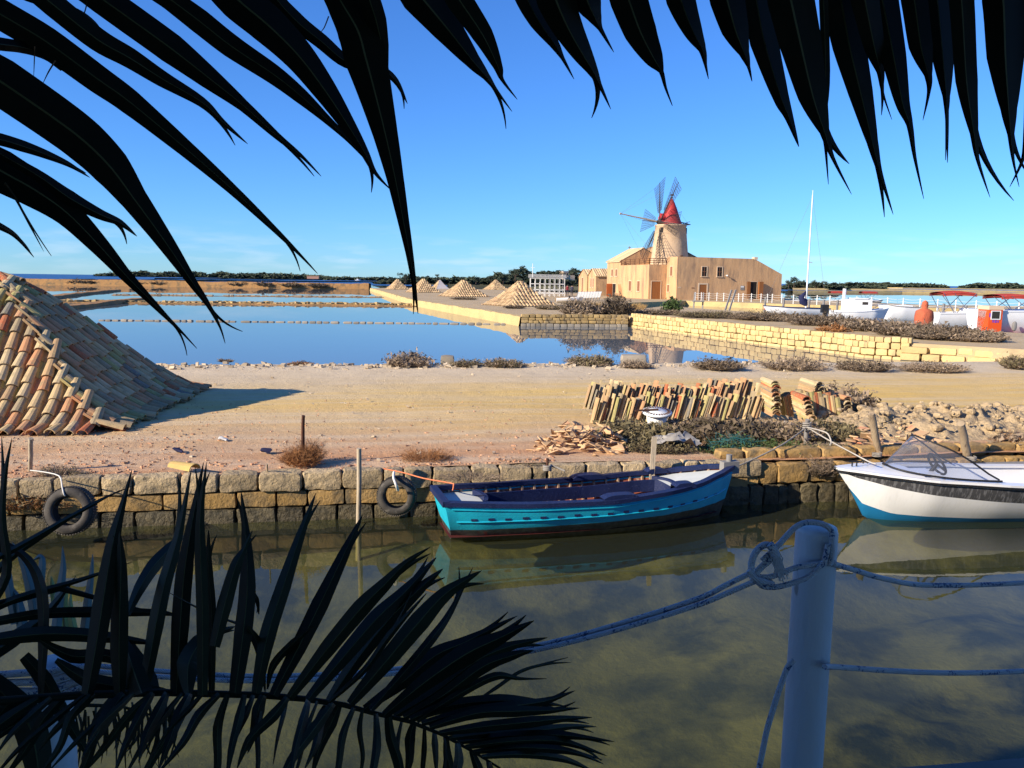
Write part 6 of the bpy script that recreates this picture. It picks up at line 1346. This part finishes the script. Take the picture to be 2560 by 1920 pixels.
LF = [  # left part of the view, photo quarter units: points, widths, fork, frond
    ([(-560, -330), (-250, -90), (0, 60), (200, 180), (420, 340), (560, 440), (800, 640), (1000, 815), (1180, 985), (1300, 1105), (1372, 1182)], [60, 110, 130, 130, 120, 108, 72, 46, 26, 12, 2], (1297, 1172, .82), 2),
    ([(-150, -330), (60, -120), (230, 20), (420, 170), (560, 250), (700, 340), (870, 440), (960, 525), (1070, 622)], [60, 90, 105, 100, 88, 70, 44, 24, 2], (1016, 628, .72), 1),
    ([(60, -400), (260, -140), (420, -20), (560, 80), (740, 210), (900, 335), (1050, 455), (1200, 590), (1300, 672), (1388, 762)], [60, 110, 130, 132, 130, 95, 52, 30, 16, 2], (1358, 762, .76), 1),
    ([(420, -330), (620, -90), (740, 0), (860, 90), (1000, 200), (1180, 320), (1300, 415), (1400, 505), (1500, 600), (1590, 700)], [60, 90, 95, 105, 100, 84, 66, 40, 20, 3], None, 1),
    ([(760, -420), (920, -120), (1030, 0), (1160, 110), (1290, 240), (1400, 385), (1490, 520), (1570, 650), (1620, 745), (1690, 822)], [70, 150, 175, 165, 135, 105, 72, 40, 18, 2], (1604, 832, .80), 1),
    ([(1050, -330), (1160, -60), (1270, 80), (1390, 180), (1500, 268), (1640, 300), (1710, 350), (1760, 448)], [40, 60, 72, 66, 55, 40, 26, 2], (1746, 470, .78), 1),
    ([(1300, -420), (1400, -140), (1470, 0), (1545, 130), (1580, 250), (1620, 400), (1665, 580), (1705, 760), (1740, 940), (1768, 1090), (1785, 1200), (1806, 1356)], [60, 110, 130, 180, 186, 148, 108, 76, 52, 34, 24, 2], (1786, 1357, .85), 1),
    ([(1470, -420), (1540, -180), (1590, -20), (1625, 90), (1650, 200), (1672, 330)], [50, 80, 95, 90, 60, 6], None, 1),
    ([(1560, -430), (1700, -170), (1815, -20), (1930, 120), (2040, 260), (2100, 330), (2140, 385), (2212, 482)], [60, 120, 172, 132, 70, 34, 16, 2], (2186, 557, .77), 1),
    ([(1780, -430), (1880, -170), (1985, 0), (2085, 150), (2150, 285), (2170, 345), (2235, 430)], [50, 90, 115, 92, 42, 16, 2], None, 1),
    ([(-560, -20), (-240, 190), (0, 350), (240, 515), (370, 615), (480, 725), (580, 860), (675, 990), (755, 1105), (835, 1225), (900, 1318), (950, 1412), (973, 1484)], [80, 150, 205, 196, 188, 168, 116, 88, 66, 40, 22, 10, 2], (1048, 1432, .84), 2),
    ([(-520, 420), (-240, 590), (0, 735), (150, 820), (290, 920), (430, 1062), (540, 1186), (640, 1288), (720, 1370), (790, 1440), (851, 1506)], [80, 140, 182, 156, 116, 84, 54, 34, 20, 10, 2], (808, 1536, .82), 2),
    ([(-80, 620), (150, 750), (300, 855), (430, 925), (520, 963), (592, 1021)], [30, 50, 66, 46, 28, 2], (548, 1055, .68), 2),
    ([(-300, 540), (-100, 580), (0, 602), (100, 632), (200, 668), (300, 712), (388, 767)], [30, 44, 54, 50, 38, 22, 2], (372, 748, .7), 2),
    ([(-400, 120), (-150, 165), (0, 190), (100, 205), (200, 240), (270, 300)], [40, 54, 58, 52, 40, 20], None, 2),
    ([(-300, 850), (-120, 920), (0, 978), (70, 1022), (147, 1112)], [20, 34, 30, 20, 2], (130, 1085, .6), 2),
    ([(20, 790), (70, 862), (130, 975), (190, 1088)], [10, 12, 9, 1], (222, 1106, .4), 2),
    ([(-60, -120), (100, -30), (200, 8), (330, 52), (400, 92), (438, 130)], [40, 55, 44, 32, 16, 2], (412, 118, .7), 1),
    ([(380, -60), (372, 30), (345, 100), (322, 130)], [4, 6, 5, 1], None, 1), ([(150, 200), (148, 270), (145, 345)], [5, 5, 1], None, 2), ([(240, 262), (210, 310), (180, 372)], [8, 7, 1], None, 2), ([(1420, 70), (1400, 120), (1376, 148)], [6, 5, 1], None, 1)]
rr = random.Random(2)
for pts, wd, fk, fi in LF:
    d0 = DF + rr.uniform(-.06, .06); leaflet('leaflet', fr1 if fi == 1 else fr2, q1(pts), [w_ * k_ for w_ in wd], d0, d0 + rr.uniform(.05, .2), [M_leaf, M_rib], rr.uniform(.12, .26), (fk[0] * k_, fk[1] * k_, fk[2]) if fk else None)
RF = [
    ([(-40, -520), (0, -200), (60, -20), (115, 90), (180, 185), (218, 250), (268, 342)], [60, 90, 104, 84, 46, 18, 2], None),
    ([(60, -520), (120, -200), (190, 0), (242, 120), (300, 225), (345, 300), (378, 365), (427, 472)], [80, 140, 165, 132, 92, 52, 20, 2], (344, 510, .72)),
    ([(200, -500), (270, -180), (325, 0), (356, 72), (382, 125), (440, 226)], [70, 100, 122, 66, 22, 2], None),
    ([(340, -520), (430, -220), (505, 0), (556, 140), (612, 250), (645, 310), (664, 380), (693, 457)], [80, 140, 164, 142, 86, 22, 12, 3], None),
    ([(600, -520), (670, -220), (730, 0), (782, 135), (822, 215), (836, 280), (849, 342)], [70, 110, 128, 84, 34, 14, 2], None),
    ([(800, -520), (870, -220), (930, 0), (965, 130), (1003, 230), (1022, 288), (1037, 352)], [80, 130, 152, 120, 46, 16, 3], None),
    ([(930, -520), (1010, -200), (1055, 0), (1090, 180), (1160, 415), (1196, 505), (1239, 634)], [60, 95, 112, 126, 72, 40, 3], (1230, 610, .62)),
    ([(1090, -520), (1160, -200), (1205, 0), (1245, 180), (1300, 415), (1350, 570), (1385, 680), (1467, 840)], [100, 170, 205, 186, 130, 44, 18, 2], (1457, 708, .66)),
    ([(1250, -520), (1330, -200), (1355, 300), (1345, 520), (1355, 640), (1367, 797)], [20, 40, 40, 26, 14, 2], None),
    ([(1300, -520), (1370, -200), (1420, 0), (1458, 200), (1506, 400), (1556, 610), (1588, 740), (1647, 927)], [80, 140, 168, 148, 108, 52, 24, 2], (1609, 938, .76)),
    ([(1440, -520), (1490, -200), (1525, 0), (1565, 200), (1592, 310), (1602, 400), (1641, 517)], [60, 100, 125, 92, 36, 12, 2], (1596, 498, .72)),
    ([(1500, -520), (1560, -200), (1600, 0), (1648, 240), (1686, 440), (1718, 540), (1740, 680), (1779, 860)], [70, 110, 142, 112, 66, 30, 16, 2], None),
    ([(1640, -520), (1700, -200), (1738, 0), (1766, 200), (1798, 325), (1800, 400), (1775, 520)], [60, 100, 118, 106, 36, 16, 2], None),
    ([(1770, -520), (1815, -200), (1838, 0), (1862, 250), (1876, 415), (1877, 520), (1873, 692)], [50, 84, 104, 96, 34, 12, 3], (1881, 703, .7)),
    ([(1860, -520), (1910, -200), (1942, 0), (1964, 350), (1996, 575), (2012, 690), (2065, 853)], [60, 92, 112, 98, 38, 18, 2], (2168, 867, .62)),
    ([(2040, -520), (2090, -200), (2122, 0), (2132, 250), (2146, 470), (2155, 580), (2165, 690), (2191, 808)], [90, 150, 186, 164, 74, 32, 14, 2], (2235, 760, .66)),
    ([(2220, -520), (2260, -200), (2275, 0), (2266, 300), (2236, 550), (2206, 690), (2150, 808)], [60, 100, 134, 104, 54, 16, 2], None),
    ([(2360, -520), (2390, -200), (2400, 0), (2395, 300), (2370, 600)], [60, 100, 130, 110, 20], None)]
for pts, wd, fk in RF:
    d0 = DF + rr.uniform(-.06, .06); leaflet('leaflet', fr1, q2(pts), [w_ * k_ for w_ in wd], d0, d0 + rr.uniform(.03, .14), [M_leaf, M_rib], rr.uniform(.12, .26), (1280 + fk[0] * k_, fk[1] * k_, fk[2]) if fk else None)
# the low palm at the bottom left
p2 = thing('young_palm', 'low palm with a broad dark frond fanning over the water at the lower left', 'palm', D(-700, 2300, 1.9))
p2b = Vector(p2.location)
mb = MB(); mb.tube([p2b - V(0, 0, .6), p2b, p2b + V(.02, .02, .25)], [.12, .12, .10], 10); mb.build('trunk', M_trunk, p2)
RP = [(-420, 1850), (-150, 1775), (0, 1753), (202, 1738), (405, 1731), (658, 1738), (760, 1747), (860, 1762), (924, 1780), (1025, 1804), (1107, 1837), (1188, 1882), (1249, 1920), (1330, 1990)]
BD = 1.55
mb = MB(); mb.tube([p2b + V(0, 0, .2)] + [D(x, y, BD + .08 - .00012 * abs(x - 500)) for x, y in RP], [.022] + [.0105 - .0007 * i for i in range(14)], 8); fr3 = mb.build('frond', M_leaf2, p2)
def q3(l): return [(x / 1.975, 1080 + y / 1.975) for x, y in l]
def q4(l): return [(700 + x / 2.458, 1300 + y / 2.458) for x, y in l]
BL = [(q3([(430, 1300), (470, 1080), (505, 860), (555, 560), (600, 380), (652, 185)]), [30, 46, 52, 36, 18, 1]),
      (q3([(590, 1295), (588, 1080), (592, 850), (598, 650), (590, 490)]), [26, 46, 44, 28, 2]),
      (q3([(720, 1230), (770, 950), (810, 760), (850, 620), (890, 470), (945, 180)]), [28, 40, 36, 32, 20, 1]),
      (q3([(630, 900), (690, 770), (760, 660), (840, 575), (905, 510)]), [14, 30, 36, 30, 8]),
      (q3([(870, 1295), (890, 950), (910, 700), (945, 470), (1005, 150)]), [30, 46, 44, 28, 1]),
      (q3([(1000, 1300), (1000, 900), (990, 600), (990, 400), (1020, 150)]), [26, 32, 30, 20, 1]),
      (q3([(1045, 1280), (1045, 900), (1030, 680), (1030, 485)]), [16, 24, 22, 2]),
      (q3([(1060, 1060), (1110, 850), (1165, 660), (1205, 580), (1246, 485)]), [26, 38, 30, 14, 1]),
      (q3([(1160, 1290), (1200, 1000), (1222, 760), (1215, 520), (1190, 290)]), [30, 46, 42, 24, 1]),
      (q3([(1265, 1290), (1320, 1010), (1400, 760), (1480, 520), (1560, 300)]), [24, 42, 38, 24, 1]),
      (q3([(1350, 1300), (1470, 1070), (1580, 850), (1700, 600), (1790, 410)]), [24, 40, 44, 28, 1]),
      (q3([(1220, 960), (1260, 1020), (1290, 1120), (1310, 1290)]), [6, 24, 20, 2]), (q3([(1545, 960), (1450, 1040), (1350, 1150), (1320, 1270)]), [2, 20, 20, 4]),
      (q3([(1190, 690), (1230, 770), (1268, 830), (1278, 900)]), [2, 14, 12, 2]), (q3([(830, 790), (950, 855), (1100, 920), (1240, 970)]), [1, 5, 6, 6]),
      (q3([(930, 1290), (930, 1150), (990, 1040), (1080, 990), (1160, 960)]), [20, 60, 46, 22, 2]), (q3([(700, 1290), (660, 1180), (630, 1080), (610, 1000)]), [60, 56, 34, 2]),
      (q4([(60, 1090), (300, 780), (500, 540), (640, 400), (780, 260), (925, 165)]), [20, 42, 46, 34, 16, 1]),
      (q4([(170, 1105), (400, 830), (600, 600), (780, 430), (960, 230)]), [20, 40, 46, 32, 2]),
      (q4([(300, 1115), (480, 850), (680, 600), (850, 430), (1000, 300)]), [20, 38, 44, 30, 2]), (q4([(430, 1130), (650, 870), (860, 620), (1020, 450), (1240, 310)]), [22, 46, 52, 36, 1]),
      (q4([(560, 1165), (760, 940), (940, 720), (1050, 560), (1185, 290)]), [16, 26, 24, 16, 1]), (q4([(300, 1120), (520, 920), (680, 700), (900, 450)]), [10, 16, 18, 2]),
      (q4([(520, 1160), (760, 990), (960, 830), (1160, 740), (1460, 588)]), [18, 36, 44, 28, 1]), (q4([(640, 1200), (900, 990), (1150, 820), (1360, 720), (1562, 618)]), [20, 44, 56, 34, 1]),
      (q4([(700, 1205), (950, 1060), (1200, 870), (1400, 780), (1645, 722)]), [16, 34, 42, 26, 1]), (q4([(760, 1215), (1000, 1080), (1250, 900), (1440, 830), (1560, 800)]), [16, 30, 36, 22, 1]),
      (q4([(840, 1235), (1100, 1070), (1320, 960), (1480, 975), (1640, 975)]), [14, 22, 22, 8, 1]), (q4([(800, 1225), (1050, 1140), (1350, 1110), (1560, 1120), (1740, 1140)]), [16, 32, 34, 20, 1]),
      (q4([(870, 1250), (1150, 1180), (1450, 1140), (1640, 1110), (1815, 1048)]), [14, 26, 28, 18, 1]), (q4([(920, 1275), (1200, 1190), (1450, 1175), (1650, 1170), (1842, 1155)]), [14, 28, 30, 18, 1]),
      (q4([(980, 1310), (1250, 1270), (1550, 1240), (1750, 1220), (1918, 1213)]), [14, 28, 30, 16, 1]), (q4([(1040, 1340), (1300, 1310), (1600, 1290), (1800, 1268), (1945, 1270)]), [12, 24, 26, 14, 1]),
      (q4([(1090, 1365), (1380, 1330), (1680, 1320), (1860, 1335), (2055, 1362)]), [12, 24, 26, 14, 1]), (q4([(1140, 1395), (1420, 1360), (1680, 1355), (1840, 1390), (2010, 1450)]), [12, 22, 24, 14, 1]),
      (q4([(1190, 1425), (1450, 1400), (1700, 1410), (1850, 1440), (1990, 1500)]), [12, 22, 22, 12, 1]), (q4([(1240, 1455), (1480, 1440), (1700, 1460), (1830, 1500), (1950, 1560)]), [12, 20, 20, 12, 1]),
      (q4([(1210, 1110), (1330, 1030), (1480, 930), (1640, 885), (1790, 875)]), [4, 10, 9, 7, 1])]
rr = random.Random(12)
for pts, wd in BL:
    d0 = BD + rr.uniform(-.08, .06); (xa, ya), (xb, yb) = pts[-2], pts[-1]; sd_ = rr.choice((-1, 1)) * rr.uniform(.10, .3); fk = (xb - (yb - ya) * sd_ + (xa - xb) * .12, yb + (xb - xa) * sd_ + (ya - yb) * .12, rr.uniform(.60, .78))
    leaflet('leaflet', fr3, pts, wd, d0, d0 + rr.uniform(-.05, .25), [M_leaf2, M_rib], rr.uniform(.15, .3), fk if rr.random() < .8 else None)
def rpt(x):
    for (x0, y0), (x1, y1) in zip(RP, RP[1:]):
        if x0 <= x <= x1: return y0 + (y1 - y0) * (x - x0) / (x1 - x0)
    return RP[-1][1]
for k in range(52):                       # lower side of the frond
    k = k * 40 / 52
    x = -60 + k * 33 + rr.uniform(-22, 22); y = rpt(x); L_ = rr.uniform(170, 440) * (1.05 - .45 * k / 40); ang = rad(134 - 50 * max(0, (k - 8) / 32) + rr.uniform(-14, 14)) if k < 26 else rad(112 - 3.2 * (k - 26) + rr.uniform(-14, 14))
    dx, dy = math.cos(ang) * L_, math.sin(ang) * L_; wv = rr.uniform(15, 40) * (1.1 - .5 * k / 40); bw2 = rr.uniform(-.10, .10) * L_
    d0 = BD + rr.uniform(-.05, .08); leaflet('leaflet', fr3, [(x, y), (x + dx * .3, y + dy * .26), (x + dx * .65 + bw2, y + dy * .62), (x + dx + bw2 * .5, y + dy * 1.04)], [wv * .5, wv, wv * .75, 1], d0, d0 + rr.uniform(-.25, .05), [M_leaf2, M_rib], rr.uniform(.15, .3))
# a second, nearer tangle of blades at the left edge
mb = MB(); mb.tube([p2b + V(0, 0, .2), D(-350, 1620, 1.75), D(-120, 1540, 1.8), D(150, 1470, 1.85), D(390, 1535, 1.9)], [.02, .014, .011, .008, .003], 7); fr4 = mb.build('frond', M_leaf2, p2)
TG = [([(-60, 1560), (15, 1440), (5, 1300), (12, 1190), (30, 1095)], [20, 26, 22, 14, 1]), ([(-60, 1560), (-2, 1360), (8, 1220), (4, 1090)], [16, 20, 14, 1]), ([(-70, 1500), (20, 1400), (120, 1330), (230, 1260), (330, 1215)], [20, 20, 14, 8, 1]), ([(-60, 1420), (40, 1370), (180, 1290), (300, 1225)], [18, 16, 12, 1]),
      ([(0, 1350), (70, 1400), (104, 1480), (108, 1600), (100, 1760)], [8, 24, 30, 28, 10]), ([(-40, 1530), (60, 1490), (200, 1450), (330, 1405)], [26, 18, 12, 1]), ([(-40, 1560), (100, 1535), (250, 1530), (400, 1532), (440, 1540)], [22, 26, 28, 16, 1]), ([(-20, 1600), (110, 1585), (240, 1590), (400, 1610)], [30, 40, 34, 4]),
      ([(-30, 1640), (30, 1600), (110, 1540), (190, 1440)], [40, 40, 26, 1]), ([(60, 1640), (110, 1700), (160, 1790), (230, 1900)], [30, 46, 40, 10]), ([(-30, 1700), (60, 1790), (90, 1880), (100, 1990)], [60, 90, 80, 40]), ([(320, 1590), (345, 1650), (370, 1700), (385, 1735)], [2, 40, 50, 30]), ([(140, 1650), (220, 1700), (330, 1720), (420, 1728)], [14, 44, 40, 10]), ([(100, 1600), (180, 1640), (270, 1640), (360, 1690)], [10, 36, 34, 4])]
for pts, wd in TG: d0 = 1.75 + rr.uniform(-.1, .1); leaflet('leaflet', fr4, pts, wd, d0, d0 + rr.uniform(-.1, .1), [M_leaf2, M_rib], rr.uniform(.1, .3))
mb = MB(); mb.tube([p2b + V(0, .1, .1), D(-200, 1780, 2.2), D(80, 1760, 2.3), D(300, 1765, 2.35), D(420, 1800, 2.4)], [.012, .01, .008, .005, .002], 6); fr5 = mb.build('frond', M_leaf2, p2)
for k in range(46):
    x = rr.uniform(140, 440); y = 1770 + rr.uniform(-15, 25); L_ = rr.uniform(80, 150); leaflet('leaflet', fr5, [(x, y), (x + rr.uniform(-12, 14), y + L_ * .5), (x + rr.uniform(-30, 30), y + L_)], [6, 7, 1], 2.35 + rr.uniform(-.1, .1), 2.35, [M_leaf2, M_rib], .2, None, 3)
# blue grey agave behind the palm
ag = thing('agave', 'blue grey striped agave with upright blades behind the palm at the left edge', 'plant', D(60, 1620, 2.35))
AGL = [([(40, 1560), (20, 1450), (12, 1370), (8, 1310)], [26, 24, 16, 1], 0), ([(90, 1560), (75, 1470), (55, 1400), (30, 1355)], [24, 26, 18, 1], 0), ([(110, 1570), (100, 1480), (106, 1410), (100, 1392), (84, 1400)], [26, 24, 18, 14, 2], 0), ([(140, 1580), (150, 1480), (158, 1420), (156, 1365)], [26, 24, 16, 1], 0),
       ([(150, 1590), (140, 1520), (132, 1470), (128, 1440)], [24, 22, 16, 1], 1), ([(165, 1590), (160, 1530), (164, 1480), (170, 1455)], [22, 20, 14, 1], 1), ([(210, 1585), (220, 1500), (228, 1440), (232, 1385)], [24, 22, 14, 1], 0), ([(190, 1590), (180, 1550), (176, 1510), (178, 1480)], [20, 20, 12, 1], 1), ([(60, 1590), (50, 1530), (40, 1490), (20, 1460)], [30, 30, 20, 2], 0)]
for pts, wd, mi in AGL: d0 = 2.3 + rr.uniform(-.08, .12); leaflet('blade', ag, pts, wd, d0, d0 + .05, [M_agave2 if mi else M_agave, M_agave], .3)
